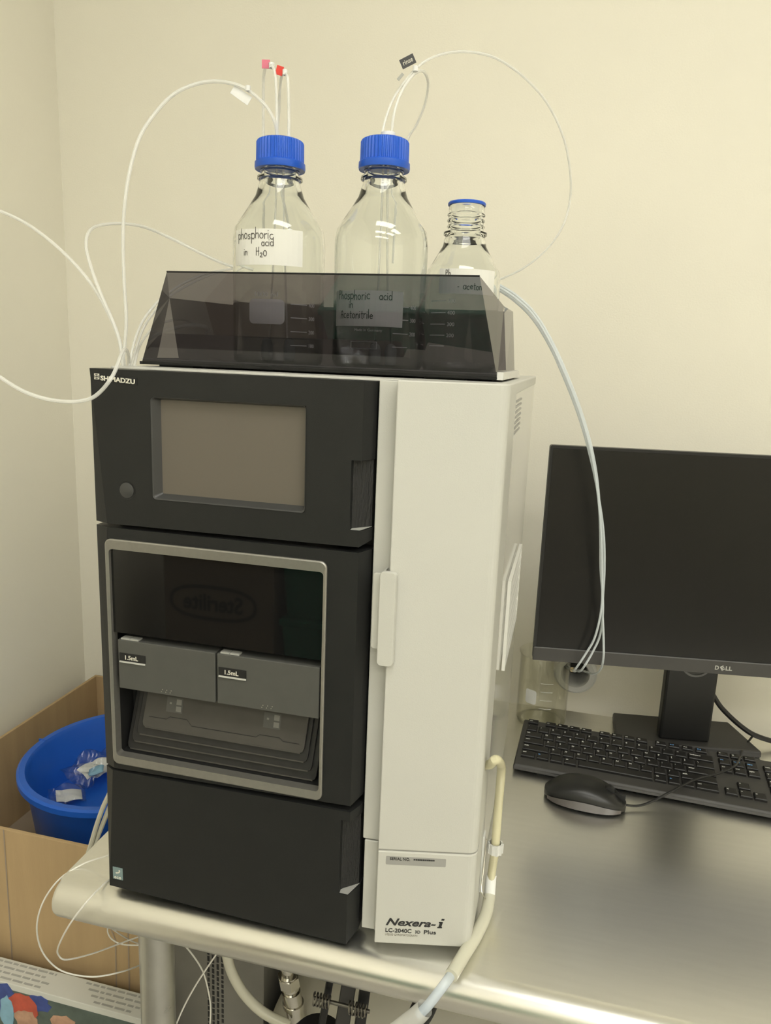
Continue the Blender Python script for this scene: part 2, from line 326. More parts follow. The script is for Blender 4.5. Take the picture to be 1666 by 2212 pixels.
PATHS = {
    'arc_left': [(0.1314, 0.163, 0.8356), (0.1304, 0.1587, 0.8491), (0.1221, 0.1544, 0.864), (0.1039, 0.1501, 0.8786), (0.0863, 0.1458, 0.885), (0.0646, 0.1414, 0.8863), (0.0444, 0.1338, 0.8802), (0.0279, 0.1244, 0.8681), (0.0141, 0.115, 0.8492), (0.0029, 0.1056, 0.8268), (-0.003, 0.0962, 0.7977), (-0.0069, 0.0894, 0.7646), (-0.0103, 0.0875, 0.7276), (-0.0098, 0.0856, 0.6807), (-0.0074, 0.0837, 0.6376), (-0.0102, 0.0819, 0.6035), (-0.0119, 0.08, 0.5877)],
    'loop_left': [(-0.0107, 0.08, 0.5878), (-0.0142, 0.08, 0.6155), (-0.0233, 0.08, 0.6394), (-0.0362, 0.08, 0.6664), (-0.0585, 0.0985, 0.6935), (-0.0806, 0.1231, 0.7185), (-0.0929, 0.1477, 0.7373), (-0.0981, 0.1754, 0.7485), (-0.0901, 0.2062, 0.7557), (-0.0774, 0.2369, 0.7571), (-0.054, 0.2631, 0.7473), (-0.015, 0.2754, 0.7293), (0.0116, 0.2877, 0.7185), (0.0387, 0.3, 0.7127)],
    'frame_left_upper': [(-0.2076, 0.1, 0.7601), (-0.1696, 0.0975, 0.7506), (-0.1327, 0.095, 0.7361), (-0.097, 0.0925, 0.7141), (-0.0676, 0.09, 0.69), (-0.0478, 0.0888, 0.6684), (-0.031, 0.0875, 0.6421), (-0.0183, 0.0863, 0.6156), (-0.0117, 0.085, 0.5877)],
    'frame_left_lower': [(-0.0854, -0.05, 0.5925), (-0.0589, -0.0467, 0.5765), (-0.0372, -0.0433, 0.5645), (-0.0151, -0.04, 0.5582), (0.0073, -0.0367, 0.5566), (0.0248, -0.0333, 0.5595), (0.0351, -0.03, 0.5663), (0.0456, -0.0267, 0.5795), (0.0433, -0.012, 0.592), (0.0332, 0.01, 0.6014), (0.0181, 0.04, 0.6062), (0.0024, 0.07, 0.6014), (-0.0066, 0.085, 0.5879)],
    'fan_a': [(-0.0034, 0.08, 0.5881), (-0.0036, 0.0914, 0.6137), (0.0002, 0.1029, 0.6364), (0.0074, 0.1143, 0.6536), (0.0024, 0.1457, 0.6669), (0.0008, 0.1971, 0.6872), (0.005, 0.2486, 0.7036), (0.0189, 0.3, 0.7154)],
    'fan_b': [(0.0028, 0.08, 0.5883), (-0.0085, 0.108, 0.608), (-0.0147, 0.136, 0.6238), (-0.0244, 0.18, 0.6371), (-0.03, 0.24, 0.6456), (-0.0426, 0.3, 0.6425)],
    'fan_c': [(-0.0038, 0.085, 0.588), (-0.0063, 0.1, 0.6089), (-0.0051, 0.115, 0.6319), (0.0014, 0.13, 0.6515), (-0.0127, 0.19, 0.6724), (-0.0086, 0.25, 0.6957), (-0.006, 0.31, 0.7133)],
    'white_u': [(0.1322, 0.16, 0.8334), (0.1319, 0.16, 0.8653), (0.13, 0.16, 0.8946), (0.1242, 0.165, 0.9068), (0.112, 0.18, 0.9135), (0.0998, 0.2, 0.9093), (0.0951, 0.21, 0.8817), (0.0931, 0.215, 0.8491), (0.0895, 0.22, 0.8003), (0.0902, 0.225, 0.718)],
    'red_u': [(0.1479, 0.155, 0.8317), (0.1475, 0.155, 0.8633), (0.1461, 0.155, 0.8878), (0.142, 0.16, 0.8963), (0.1323, 0.175, 0.9018), (0.1237, 0.19, 0.898), (0.1162, 0.205, 0.8771), (0.1113, 0.215, 0.8486), (0.1154, 0.222, 0.7902), (0.1296, 0.23, 0.719)],
    'big_arc_right': [(0.245, 0.172, 0.8336), (0.2474, 0.179, 0.8558), (0.2539, 0.186, 0.8778), (0.2655, 0.193, 0.8975), (0.2807, 0.2, 0.9148), (0.2997, 0.215, 0.9276), (0.3221, 0.23, 0.9337), (0.3505, 0.245, 0.9318), (0.3805, 0.26, 0.9172), (0.4067, 0.2775, 0.8959), (0.4267, 0.295, 0.8665), (0.4375, 0.3125, 0.8357), (0.4408, 0.33, 0.8034), (0.4341, 0.335, 0.7726), (0.4166, 0.34, 0.7463), (0.3896, 0.345, 0.7246), (0.3581, 0.35, 0.7101)],
    'rinse': [(0.2571, 0.168, 0.8322), (0.2579, 0.168, 0.85), (0.2602, 0.172, 0.8666), (0.265, 0.18, 0.8844), (0.2735, 0.19, 0.9006), (0.279, 0.21, 0.9094), (0.2795, 0.235, 0.9062), (0.2737, 0.25, 0.8899), (0.2629, 0.26, 0.8713), (0.2507, 0.265, 0.8532), (0.2419, 0.27, 0.7986), (0.2395, 0.27, 0.7196)],
    'right_a': [(0.3338, 0.33, 0.7111), (0.36, 0.32, 0.7005), (0.3864, 0.31, 0.6852), (0.4104, 0.31, 0.6643), (0.4337, 0.31, 0.6313), (0.4561, 0.31, 0.5903), (0.4769, 0.32, 0.5453), (0.4937, 0.33, 0.4987), (0.506, 0.34, 0.4502), (0.5163, 0.35, 0.3935), (0.5228, 0.36, 0.3407), (0.5278, 0.37, 0.2857), (0.5242, 0.385, 0.236), (0.5144, 0.393, 0.2059), (0.506, 0.397, 0.1861), (0.5024, 0.42, 0.1681), (0.5034, 0.52, 0.1247), (0.5072, 0.685, 0.0586)],
    'right_b': [(0.3304, 0.335, 0.7082), (0.3597, 0.325, 0.6976), (0.3851, 0.315, 0.6822), (0.4087, 0.315, 0.6612), (0.4321, 0.315, 0.6286), (0.4541, 0.315, 0.5878), (0.4749, 0.325, 0.5431), (0.4925, 0.335, 0.4951), (0.507, 0.345, 0.4464), (0.5195, 0.355, 0.3927), (0.5261, 0.365, 0.3397), (0.5293, 0.375, 0.2843), (0.535, 0.385, 0.2409), (0.5386, 0.39, 0.2048), (0.5382, 0.42, 0.1733), (0.5322, 0.47, 0.1446), (0.5221, 0.55, 0.114), (0.5106, 0.685, 0.0582)],
    'right_c': [(0.3359, 0.335, 0.715), (0.3604, 0.325, 0.7037), (0.3875, 0.315, 0.6884), (0.4117, 0.315, 0.6668), (0.4351, 0.315, 0.6331), (0.4577, 0.315, 0.5914), (0.4785, 0.325, 0.5462), (0.4956, 0.335, 0.4983), (0.5073, 0.345, 0.4495), (0.5154, 0.355, 0.3923), (0.5213, 0.365, 0.3392), (0.5296, 0.37, 0.286), (0.5314, 0.395, 0.2367), (0.5234, 0.398, 0.2066), (0.5141, 0.402, 0.1823), (0.5102, 0.43, 0.1628), (0.5098, 0.54, 0.1181), (0.5103, 0.685, 0.0618)],
    'low_a': [(-0.0022, 0.02, 0.037), (-0.023, 0.03, 0.0205), (-0.0537, 0.03, 0.0038), (-0.0709, 0.01, -0.0052), (-0.0867, 0.0, -0.0304), (-0.0984, 0.0, -0.0647), (-0.1057, 0.01, -0.104), (-0.1025, 0.02, -0.1351), (-0.0883, 0.03, -0.1572), (-0.0562, 0.04, -0.1646), (-0.0303, 0.06, -0.1691), (-0.0227, 0.1, -0.1907), (-0.0122, 0.14, -0.2074)],
    'low_b': [(-0.0104, 0.03, -0.0015), (-0.0114, 0.01, 0.0022), (-0.0121, -0.02, 0.003), (-0.0299, -0.03, -0.0248), (-0.0543, -0.02, -0.0681), (-0.0626, -0.01, -0.0909), (-0.0597, 0.0, -0.1047), (-0.0546, 0.04, -0.1303), (-0.0425, 0.08, -0.147), (-0.0283, 0.1, -0.1507), (-0.0062, 0.12, -0.1521)],
    'low_c': [(-0.0742, 0.1, -0.1437), (-0.0747, 0.1, -0.156), (-0.0681, 0.1, -0.1651), (-0.053, 0.1, -0.1684), (-0.0287, 0.1, -0.1636), (-0.0068, 0.12, -0.1739)],
    'low_d': [(-0.0553, 0.08, -0.1273), (-0.0545, 0.1, -0.1545), (-0.0523, 0.12, -0.1804), (-0.0406, 0.14, -0.2043)],
    'under_a': [(0.0291, 0.1, -0.1404), (0.0454, 0.1, -0.1537), (0.0634, 0.1, -0.1792), (0.0722, 0.1, -0.2137), (0.0739, 0.1, -0.2419), (0.07, 0.1, -0.2942)],
    'under_b': [(0.0976, 0.1, -0.1231), (0.08, 0.1, -0.1538), (0.0655, 0.08, -0.179), (0.0509, 0.07, -0.2118), (0.0396, 0.06, -0.2472)],
    'carboy_hose': [(0.0754, 0.14, -0.163), (0.0793, 0.14, -0.1924), (0.088, 0.14, -0.2179), (0.1049, 0.14, -0.2428), (0.1318, 0.14, -0.2634), (0.1685, 0.14, -0.2736)],
    'left_hose_a': [(-0.0779, 0.12, 0.0367), (-0.0885, 0.12, 0.0144), (-0.0996, 0.12, -0.0152), (-0.1069, 0.12, -0.0375), (-0.116, 0.12, -0.064)],
    'left_hose_b': [(-0.0793, 0.125, 0.0198), (-0.0885, 0.125, -0.0025), (-0.0995, 0.125, -0.0289), (-0.1059, 0.125, -0.0456), (-0.1142, 0.125, -0.0714)],
    'drain': [(0.4085, 0.06, 0.2), (0.415, 0.05, 0.2075), (0.42, 0.0423, 0.2181), (0.424, 0.0571, 0.2069), (0.425, 0.0787, 0.1842), (0.424, 0.0942, 0.1349), (0.424, 0.0942, 0.0836), (0.422, 0.1078, 0.047), (0.421, 0.1102, 0.027)],
    'drain2': [(0.4194, 0.1295, 0.012), (0.4214, 0.1062, 0.012), (0.4205, 0.0771, 0.011), (0.4136, 0.0423, 0.011), (0.4053, 0.0138, 0.011), (0.3968, -0.0178, 0.012)],
    'drain_clear': [(0.4015, -0.0027, 0.012), (0.3942, -0.021, 0.01), (0.3879, -0.031, 0.0047), (0.3786, -0.04, -0.0063), (0.3704, -0.042, -0.0174)],
    'drain_end': [(0.3759, -0.042, -0.0083), (0.366, -0.042, -0.023), (0.3457, -0.04, -0.0501)],
    'monitor_cable': [(0.7326, 0.6, 0.0824), (0.7496, 0.6, 0.0601), (0.7814, 0.6, 0.0337), (0.8117, 0.6, 0.0187), (0.8753, 0.62, -0.0003)],
    'mouse_cable': [(0.5821, 0.3474, 0.008), (0.6007, 0.3529, 0.006), (0.6197, 0.3617, 0.01), (0.6474, 0.3748, 0.024), (0.6819, 0.4062, 0.03), (0.7246, 0.438, 0.032), (0.749, 0.4626, 0.036), (0.7829, 0.57, 0.0081), (0.803, 0.6, 0.0206)],
}

# ------------------------------------------------------------------ room shell
FLOOR = -0.80; CEIL = 2.05; XL = -0.535; XR = 3.0; YB = 0.70; YF = -5.0
def struct(name, mb, m, **k): return tag(obj(name, mb, m, **k), kind='structure')
struct('floor', MB().box(XL - .1, XR + .1, YF - .1, YB + .1, FLOOR - .1, FLOOR), 'floor_vinyl')
struct('ceiling', MB().box(XL - .1, XR + .1, YF - .1, YB + .1, CEIL, CEIL + .1), 'ceiling_tile')
struct('wall_back', MB().box(XL - .1, XR + .1, YB, YB + .1, FLOOR, CEIL), 'wall_paint')
struct('wall_left', MB().box(XL - .1, XL, YF, YB, FLOOR, CEIL), 'wall_paint')
struct('wall_right', MB().box(XR, XR + .1, YF, YB, FLOOR, CEIL), 'wall_paint')
struct('wall_front', MB().box(XL - .1, XR + .1, YF - .1, YF, FLOOR, CEIL), 'wall_paint')

# ceiling light panels (the room's lamps, plus a last row added for frontal fill)
for i, (x, y, lab) in enumerate(((0.75, -0.85, 'flat white ceiling light panel above the instrument'), (0.75, -2.3, 'flat white ceiling light panel in the middle of the left row'),
                                 (2.1, -1.25, 'flat white ceiling light panel on the monitor side'), (2.1, -2.3, 'flat white ceiling light panel in the middle of the right row'),
                                 (0.75, -3.9, 'added ceiling panel for frontal light, last in the left row'), (2.1, -3.9, 'added ceiling panel for frontal light, last in the right row'))):
    t = thing('ceiling_light', (x, y, CEIL), lab, 'ceiling light', 'ceiling light panels')
    f = MB()
    f.box(x - .62, x + .62, y - .32, y - .29, CEIL - .03, CEIL).box(x - .62, x + .62, y + .29, y + .32, CEIL - .03, CEIL)
    f.box(x - .62, x - .59, y - .29, y + .29, CEIL - .03, CEIL).box(x + .59, x + .62, y - .29, y + .29, CEIL - .03, CEIL)
    obj('frame', f, 'lamp_frame', t)
    obj('diffuser', MB().box(x - .59, x + .59, y - .29, y + .29, CEIL - .02, CEIL - .012), 'lamp_diffuser', t)

# ------------------------------------------------------------------ stainless table
TX0, TX1 = -0.066, 1.55
t = thing('steel_table', (0.7, 0.3, FLOOR), 'stainless steel work table with rolled front edge under the instrument', 'table')
rr = 0.0225; yc = 0.0067
prof = [(0.635, 0.0)] + [(yc - rr * math.sin(math.radians(a)), -rr + rr * math.cos(math.radians(a))) for a in range(0, 181, 9)] + [(0.03, -.045), (0.034, -.014), (0.635, -.014)]
rings = []
for x, k in ((TX0, 0.86), (TX0 + .0015, 0.94), (TX0 + .005, 1.0), (TX1, 1.0)):
    rings.append([(x, yc + (y - yc) * (k if y < yc else 1), -.0225 + (z + .0225) * (k if y < .03 and y < yc - .0001 else 1)) for y, z in prof])
obj('tabletop', MB().loft(rings), 'steel', t, shade=True)
for lx, ly in ((0.030, 0.048), (1.45, 0.048), (0.030, 0.60), (1.45, 0.60)):
    l = obj('leg', MB().cyl((lx, ly, FLOOR + .03), (lx, ly, -.0135), 0.021, 28), 'steel_leg', t, shade=True)
    obj('foot', MB().cyl((lx, ly, FLOOR), (lx, ly, FLOOR + .03), 0.017, 20), 'black_deep', l)
obj('under_rail', MB().box(0.043, 1.45, 0.585, 0.615, -.05, -.0135), 'steel_leg', t)

# ------------------------------------------------------------------ liquid chromatograph
R_ = thing('liquid_chromatograph', (0.2, 0.25, 0.0), 'tall black and white bench instrument with touch screen standing on steel table', 'lab instrument')
def P(name, mb, m, parent=R_, **k): return obj(name, mb, m, parent, **k)
HT = 0.5895
body = P('body', MB().box(0.006, 0.408, 0.036, 0.49, 0.012, HT - .006), 'side_panel', bevel=.002)
P('top_cover', MB().box(0.004, 0.4095, 0.0345, 0.105, HT - .010, HT).box(0.004, 0.4095, 0.1065, 0.492, HT - .012, HT), 'white_enamel', bevel=.0015)
for fx in (.05, .36):
    for fy in (.07, .45): P('foot', MB().cyl((fx, fy, 0), (fx, fy, .013), .016, 20), 'black_deep')
# dark gap between the black doors and the white column
P('gap_liner', MB().box(0.25, 0.312, 0.0345, 0.0365, .014, HT - .012), 'black_deep')

def black_panel(name, zt_l, zt_r, zb_l, zb_r, xl_t, xl_b, notch=None, hole=None, depth=.034):
    """front face in y=0; left facet runs to x=0,y=.007; right edge chamfers to x=.2905,y=.019; hole = outer rect of a recess"""
    m = MB(); xr = .2826; nd = .0095
    zt = lambda x: zt_l + (zt_r - zt_l) * x / xr
    zb = lambda x: zb_l + (zb_r - zb_l) * x / xr
    xm = xr - nd if notch else xr
    TL, TR, BR, BL = (xl_t, 0, zt(xl_t)), (xm, 0, zt(xm)), (xm, 0, zb(xm)), (xl_b, 0, zb(xl_b))
    OTL, OBL = (0, .007, zt(0)), (0, .007, zb(0))
    KTL, KBL = (0, depth, zt(0)), (0, depth, zb(0))
    KTR, KBR = (xm, depth, zt(xm)), (xm, depth, zb(xm))
    v = [TL, TR, BR, BL, OTL, OBL, KTL, KBL, KTR, KBR]
    f = [(4, 0, 3, 5), (6, 4, 5, 7), (4, 6, 8, 1, 0), (5, 3, 2, 9, 7), (6, 7, 9, 8), (1, 8, 9, 2)]
    if hole:
        x0, x1, z0, z1 = hole
        b = len(v); v += [(x0, 0, z1), (x1, 0, z1), (x1, 0, z0), (x0, 0, z0)]
        f += [(0, 1, b + 1, b), (1, 2, b + 2, b + 1), (2, 3, b + 3, b + 2), (3, 0, b, b + 3)]
    else:
        f.append((0, 1, 2, 3))
    m.add(v, f)
    poly = [(xm, 0), (xr, 0), (.2905, .019), (.2905, depth), (xm, depth)] if notch else [(xr, 0), (.2905, .019), (.2905, depth), (xr, depth)]
    z_top, z_bot = zt(xr), zb(xr)
    dz = .004 if z_bot > .1 else .006
    def seg(a, b_, slope=0.0):
        m.loft([[(x, y, a + (slope if y > .001 else 0)) for x, y in poly], [(x, y, b_) for x, y in poly]])
    if notch:
        seg(z_bot, notch[0], dz); seg(notch[1], z_top)
    else:
        seg(z_bot, z_top, dz)
    return m

# upper door with touch screen
pt = P('screen_door', black_panel('a', .5872, .5872, .4330, .4345, .0042, .0172, notch=(.450, .5157), hole=(.0705, .2285, .4630, .5625)), 'black_panel')
P('grip', MB().prism_z([(.2733, .0060), (.2760, .0085), (.2893, .0185), (.2893, .034), (.2733, .034)], .449, .517), 'black_grip', pt)
P('grip_ledge', MB().add([(.2735, .0012, .4503), (.2826, .0012, .4503), (.2902, .019, .4513), (.2735, .019, .4513)], [(0, 1, 2, 3)]), 'print_grey', pt)
bz = MB(); ro = rrect(.0700, .2290, .4625, .5630, .004); ri = rrect(.0768, .2270, .4678, .5602, .0015)
bz.loft([[(x, -.0006, z) for x, z in ro], [(x, .0002, z) for x, z in rrect(.0712, .2280, .4637, .5620, .0035)], [(x, .0075, z) for x, z in ri]], cap=False)
P('screen_bezel', bz, 'screen_bezel', pt)
P('touch_screen', MB().box(.074, .2295, .0072, .0105, .465, .5625), 'screen_off', pt)
P('button_ring', MB().add(*(lambda n=32: ([(.041 + .0095 * math.cos(2 * math.pi * i / n), -.0004, .4690 + .0095 * math.sin(2 * math.pi * i / n)) for i in range(n)] + [(.041 + .0079 * math.cos(2 * math.pi * i / n), -.0001, .4690 + .0079 * math.sin(2 * math.pi * i / n)) for i in range(n)], [(i, (i + 1) % n, n + (i + 1) % n, n + i) for i in range(n)]))()), 'black_deep', pt)
P('power_button', MB().tube([(.041, .003, .469), (.041, -.0006, .469), (.041, -.0012, .469)], lambda t_: .0078 if t_ < .9 else .0066, n=32, sub=0), 'screen_bezel', pt, shade=True)
npl = P('nameplate', MB().add([(.0088, -.0005, .5833), (.0560, -.0005, .5800), (.0560, -.0005, .5730), (.0088, -.0005, .5765), (.0088, .001, .5833), (.0560, .001, .5800), (.0560, .001, .5730), (.0088, .001, .5765)],
        [(0, 1, 2, 3), (4, 7, 6, 5), (0, 4, 5, 1), (1, 5, 6, 2), (2, 6, 7, 3), (3, 7, 4, 0)]), 'black_deep', pt)
sl = (1, 0, -.055)
P('nameplate_text', place(fit_width(text_mesh('SHIMADZU', .0062, sx=1.25, bold=.0002), .0375), (.0166, -.0008, .5763), sl, (0, 0, 1)), 'print_cream', npl)
em = MB()
em.box(.0096, .0152, -.0008, -.0004, .5768, .5824)
P('emblem', em, 'print_cream', npl)
n = 20; cxe, cze = .0124, .5796; rg = MB()
rg.add([(cxe + r_ * math.cos(2 * math.pi * i / n), -.0010, cze + r_ * math.sin(2 * math.pi * i / n)) for r_ in (.0023, .0018) for i in range(n)], [(i, (i + 1) % n, n + (i + 1) % n, n + i) for i in range(n)])
rg.box(cxe - .0019, cxe + .0019, -.0011, -.0009, cze - .00025, cze + .00025).box(cxe - .00025, cxe + .00025, -.0011, -.0009, cze - .0019, cze + .0019)
P('emblem_mark', rg, 'print_black', npl)

# middle door: autosampler
pm = P('sampler_door', black_panel('b', .4290, .4290, .1590, .1655, .0168, .0142, hole=(.0165, .2508, .1690, .4155)), 'black_panel')
tr = MB()
o1 = rrect(.0148, .2527, .1668, .4178, .007, 6); o2 = rrect(.0160, .2515, .1680, .4166, .006, 6); i2 = rrect(.0190, .2493, .1765, .4072, .004, 6)
tr.loft([[(x, .001, z) for x, z in o1], [(x, -.0022, z) for x, z in o1], [(x, -.0030, z) for x, z in o2], [(x, -.0022, z) for x, z in i2], [(x, .008, z) for x, z in i2]], cap=False)
P('window_trim', tr, 'silver_trim', pm, shade=True)
P('glass_window', MB().box(.0188, .2495, .0015, .005, .3165, .4075), 'black_glass', pm)
cav = MB()   # open-fronted cavity
cav.add([(.0185, .004, .176), (.2497, .004, .176), (.2497, .15, .176), (.0185, .15, .176), (.0185, .004, .318), (.2497, .004, .318), (.2497, .15, .318), (.0185, .15, .318)],
        [(0, 1, 2, 3), (4, 7, 6, 5), (1, 5, 6, 2), (0, 3, 7, 4), (3, 2, 6, 7)])
P('sample_bay', cav, 'black_deep', R_, fix=False)
for i, (x0, x1) in enumerate(((.0238, .1350), (.1372, .2468))):
    r = P('rack_drawer', MB().box(x0, x1, .0005, .10, .2545, .3090), 'rack_grey', R_, bevel=.0008)
    lx0 = x0 + .0022; lx1 = lx0 + .0300
    lw = P('label_window', MB().box(lx0, lx1, -.0003, .002, .2862, .2948), 'black_deep', r)
    P('label_sill', MB().add([(lx0, -.0004, .2862), (lx1, -.0004, .2862), (lx1 + .0004, -.0012, .2846), (lx0, -.0012, .2846)], [(0, 1, 2, 3)]), 'print_grey', r)
    P('rack_text', place(fit_width(text_mesh('1.5mL', .0065, bold=.0001), .0150), (lx0 + .0068, -.0006, .2883), (1, 0, 0), (0, 0, 1)), 'print_cream', r)
    P('rack_tab', MB().box(x0 + .003, x0 + .013, .002, .010, .3090, .3104).box(x0 + .0135, x0 + .0235, .002, .010, .3090, .3104), 'print_grey', r)
    dm = MB(); dx = (x0 + x1) / 2 - .006
    for a in range(3):
        for b_ in range(2): dm.box(dx + a * .005 + b_ * .0012, dx + a * .005 + b_ * .0012 + .0007, -.0001, .001, .2575 + b_ * .0024, .2582 + b_ * .0024)
    P('dot_marks', dm, 'print_dim', r)
# stepped shelves under the racks (a staircase of trays coming forward)
SV = Vector((0, .25, .968)); NV = Vector((0, -.968, .25))      # the trays lean back; SV runs up them, NV out of them
for k, (x0, x1) in enumerate(((.0415, .2275), (.0345, .2315), (.0275, .2360), (.0215, .2410))):
    L0 = Vector((0, .012, .2062)) - SV * .0094 * k - NV * .0030 * k; ln_ = (.2520 - L0.z) / SV.z
    poly = [(x0 + .004 * ln_ / .06, ln_), (x0, .006), (x0 + .0015, .002), (x0 + .005, 0), (x1 - .005, 0), (x1 - .0015, .002), (x1, .006), (x1 + .003 * ln_ / .06, ln_)]
    at_ = lambda x, t_, d=0.0: tuple(L0 + Vector((x, 0, 0)) + SV * t_ + NV * d)
    sh = P('tray_step', MB().loft([[at_(x, t_, 0) for x, t_ in poly], [at_(x, t_, -.0026) for x, t_ in poly]]), 'shelf_brown' if k == 0 else 'shelf_black', R_, bevel=.0008)
    P('step_lip', MB().loft([[at_(x, t_, .0003) for x, t_ in ((x0 + .004, .0002), (x1 - .004, .0002), (x1 - .004, .0016), (x0 + .004, .0016))], [at_(x, t_, -.0005) for x, t_ in ((x0 + .004, .0002), (x1 - .004, .0002), (x1 - .004, .0016), (x0 + .004, .0016))]]), 'shelf_brown', sh)
    if k == 0:
        for cx in (.0790, .1910):
            stk = P('position_sticker', MB().add([at_(cx + a, .0285 + b_, .0003) for a, b_ in ((-.0105, -.0075), (.0085, -.0075), (.0085, .0085), (-.0105, .0085))], [(0, 1, 2, 3)]), 'rack_grey', sh, fix=False)
            for b0, b1, a0, a1 in ((-.0060, -.0005, .0010, .0070), (.0012, .0070, .0010, .0070), (.0010, .0030, -.0070, -.0045)):
                P('sticker_mark', MB().add([at_(cx + a, .0285 + b_, .0005) for a, b_ in ((a0, b0), (a1, b0), (a1, b1), (a0, b1))], [(0, 1, 2, 3)]), 'sticker_print', stk, fix=False)
        ln = MB(); pts = [(.049, .0125), (.070, .0125), (.074, .0155), (.094, .0155), (.100, .0095), (.174, .0095), (.178, .0125), (.200, .0125), (.204, .0095), (.222, .0095)]
        for (a, b_), (c, d) in zip(pts[:-1], pts[1:]): ln.add([at_(a, b_, .0003), at_(c, d, .0003), at_(c, d + .0007, .0003), at_(a, b_ + .0007, .0003)], [(0, 1, 2, 3)])
        P('shelf_groove', ln, 'black_deep', sh, fix=False)

# lower door: pumps
pb = P('pump_door', black_panel('c', .1560, .1585, .0105, .0035, .0122, .0022, notch=(.0625, .1480)), 'black_panel')
P('grip', MB().prism_z([(.2733, .0060), (.2760, .0085), (.2893, .0185), (.2893, .034), (.2733, .034)], .0615, .149), 'black_grip', pb)
P('grip_ledge', MB().add([(.2735, .0012, .0628), (.2826, .0012, .0628), (.2902, .019, .0645), (.2735, .019, .0645)], [(0, 1, 2, 3)]), 'serial_grey', pb)
ec = P('eco_label', MB().box(.0075, .0198, -.0005, .001, .0208, .0358), 'eco_teal', pb)
P('eco_text', place(fit_width(text_mesh('eco', .006), .0085), (.0093, -.0008, .0218), (1, 0, 0), (0, 0, 1)), 'print_cream', ec)
sw = MB(); sp = smooth([(.0112, 0, .0290), (.0140, 0, .0296), (.0160, 0, .0310), (.0158, 0, .0335)], 4)
for a, b_ in zip(sp[:-1], sp[1:]):
    d = (b_ - a).normalized(); nn = Vector((-d.z, 0, d.x)) * .0009
    sw.add([(a.x - nn.x, -.0008, a.z - nn.z), (b_.x - nn.x, -.0008, b_.z - nn.z), (b_.x + nn.x, -.0008, b_.z + nn.z), (a.x + nn.x, -.0008, a.z + nn.z)], [(0, 1, 2, 3)])
P('eco_leaf', sw, 'print_cream', ec)

# white oven column: front face slants away to the right
wy = lambda x: .0033 + .225 * (x - .312)
def wplan(x0=.3122, depth=.105):
    pts = [(x0, wy(x0))]
    for a in range(0, 91, 15):
        an = math.radians(a); cx, cy = .3995, wy(.3995) + .0105
        pts.append((cx + .0105 * math.sin(an + .22) , cy - .0105 * math.cos(an + .22)))
    pts = [(x0, wy(x0))] + [(min(x, .410), y) for x, y in pts[1:]]
    pts += [(.410, .040), (.410, depth), (x0, depth)]
    return pts
def wcolumn(z0, z1): return MB().prism_z(wplan(), z0, z1)
dr = P('oven_door', wcolumn(.1205, HT + .0002), 'white_enamel', bevel=.0012)
P('door_edge_strip', MB().prism_z([(.2925, .0165), (.3122, .0175), (.3122, .040), (.2925, .040)], .1205, HT - .001), 'white_enamel', dr, bevel=.001)
hd = P('door_handle', MB().loft([[(x, -.0035, z) for x, z in rrect(.3048, .3200, .3215, .4145, .004)], [(x, .0, z) for x, z in rrect(.3048, .3205, .3215, .4145, .004)], [(x, .0035, z) for x, z in rrect(.3052, .3205, .322, .414, .004)]]), 'white_enamel', dr, bevel=.0006)
P('handle_web', MB().box(.3062, .3078, .0, .022, .326, .413), 'white_enamel', hd)
P('latch_plate', MB().loft([[(x, .004, z) for x, z in rrect(.2965, .3062, .335, .4105, .003)], [(x, .0065, z) for x, z in rrect(.2965, .3062, .335, .4105, .003)]]), 'white_enamel', hd, bevel=.0005)
P('latch_block', MB().box(.2990, .3055, .0065, .018, .345, .40), 'white_enamel', hd)
lp = P('lower_panel', wcolumn(.0105, .1188), 'white_enamel', bevel=.0012)
P('lower_edge_strip', MB().prism_z([(.2945, .0165), (.3080, .0175), (.3122, .012), (.3122, .040), (.2945, .040)], .0135, .1188), 'white_enamel', lp, bevel=.001)
P('seam_strip', MB().prism_z([(x, y + .0016) for x, y in wplan()[:-2]] + [(.4085, .105), (.3122, .105)], .1186, .1207), 'serial_grey', lp)  # grey strip set back in the joint below the oven door
wu = (1, .225, 0)
def wtext(name, s, width, size, x, z, m, parent, **k):
    me = fit_width(text_mesh(s, size, **k), width)
    return P(name, place(me, (x, wy(x) - .0003, z), wu, (0, 0, 1)), m, parent)
sn = P('serial_label', MB().loft([[(x, wy(x) - .0003, z) for x, z in rrect(.3205, .3800, .1040, .1135, .001, 3)], [(x, wy(x) + .0005, z) for x, z in rrect(.3205, .3800, .1040, .1135, .001, 3)]]), 'serial_grey', lp)
wtext('serial_text', 'SERIAL NO.', .0205, .0046, .3245, .1095, 'print_black', sn).location.y -= .0003
sc_ = MB(); xs = .348
rng = random.Random(3)
while xs < .3685:
    ww = rng.uniform(.0012, .0028); sc_.add([(xs, wy(xs) - .0006, .1103), (xs + ww, wy(xs + ww) - .0006, .1102), (xs + ww, wy(xs + ww) - .0006, .1118), (xs, wy(xs) - .0006, .1120)], [(0, 1, 2, 3)]); xs += ww + .0003
P('struck_out_number', sc_, 'print_black', sn)
wtext('model_text', 'Nexera-', .0520, .0115, .3232, .0330, 'print_black', lp, shear=.35, bold=.0003)
ii = MB()
for q in ([(.3762, .0322), (.3792, .0322), (.3809, .0397), (.3779, .0397)], [(.3752, .0322), (.3800, .0322), (.38045, .0338), (.37565, .0338)], [(.3766, .0382), (.3800, .0382), (.3803, .0397), (.3769, .0397)], [(.3789, .0414), (.3819, .0414), (.3824, .0437), (.3794, .0437)]):
    ii.add([(x, wy(x) - .0004, z) for x, z in q], [(0, 1, 2, 3)])
P('model_text_i', ii, 'print_black', lp, fix=False)
wtext('type_text', 'LC-2040C', .0270, .0066, .3232, .0245, 'print_black', lp, bold=.00012)
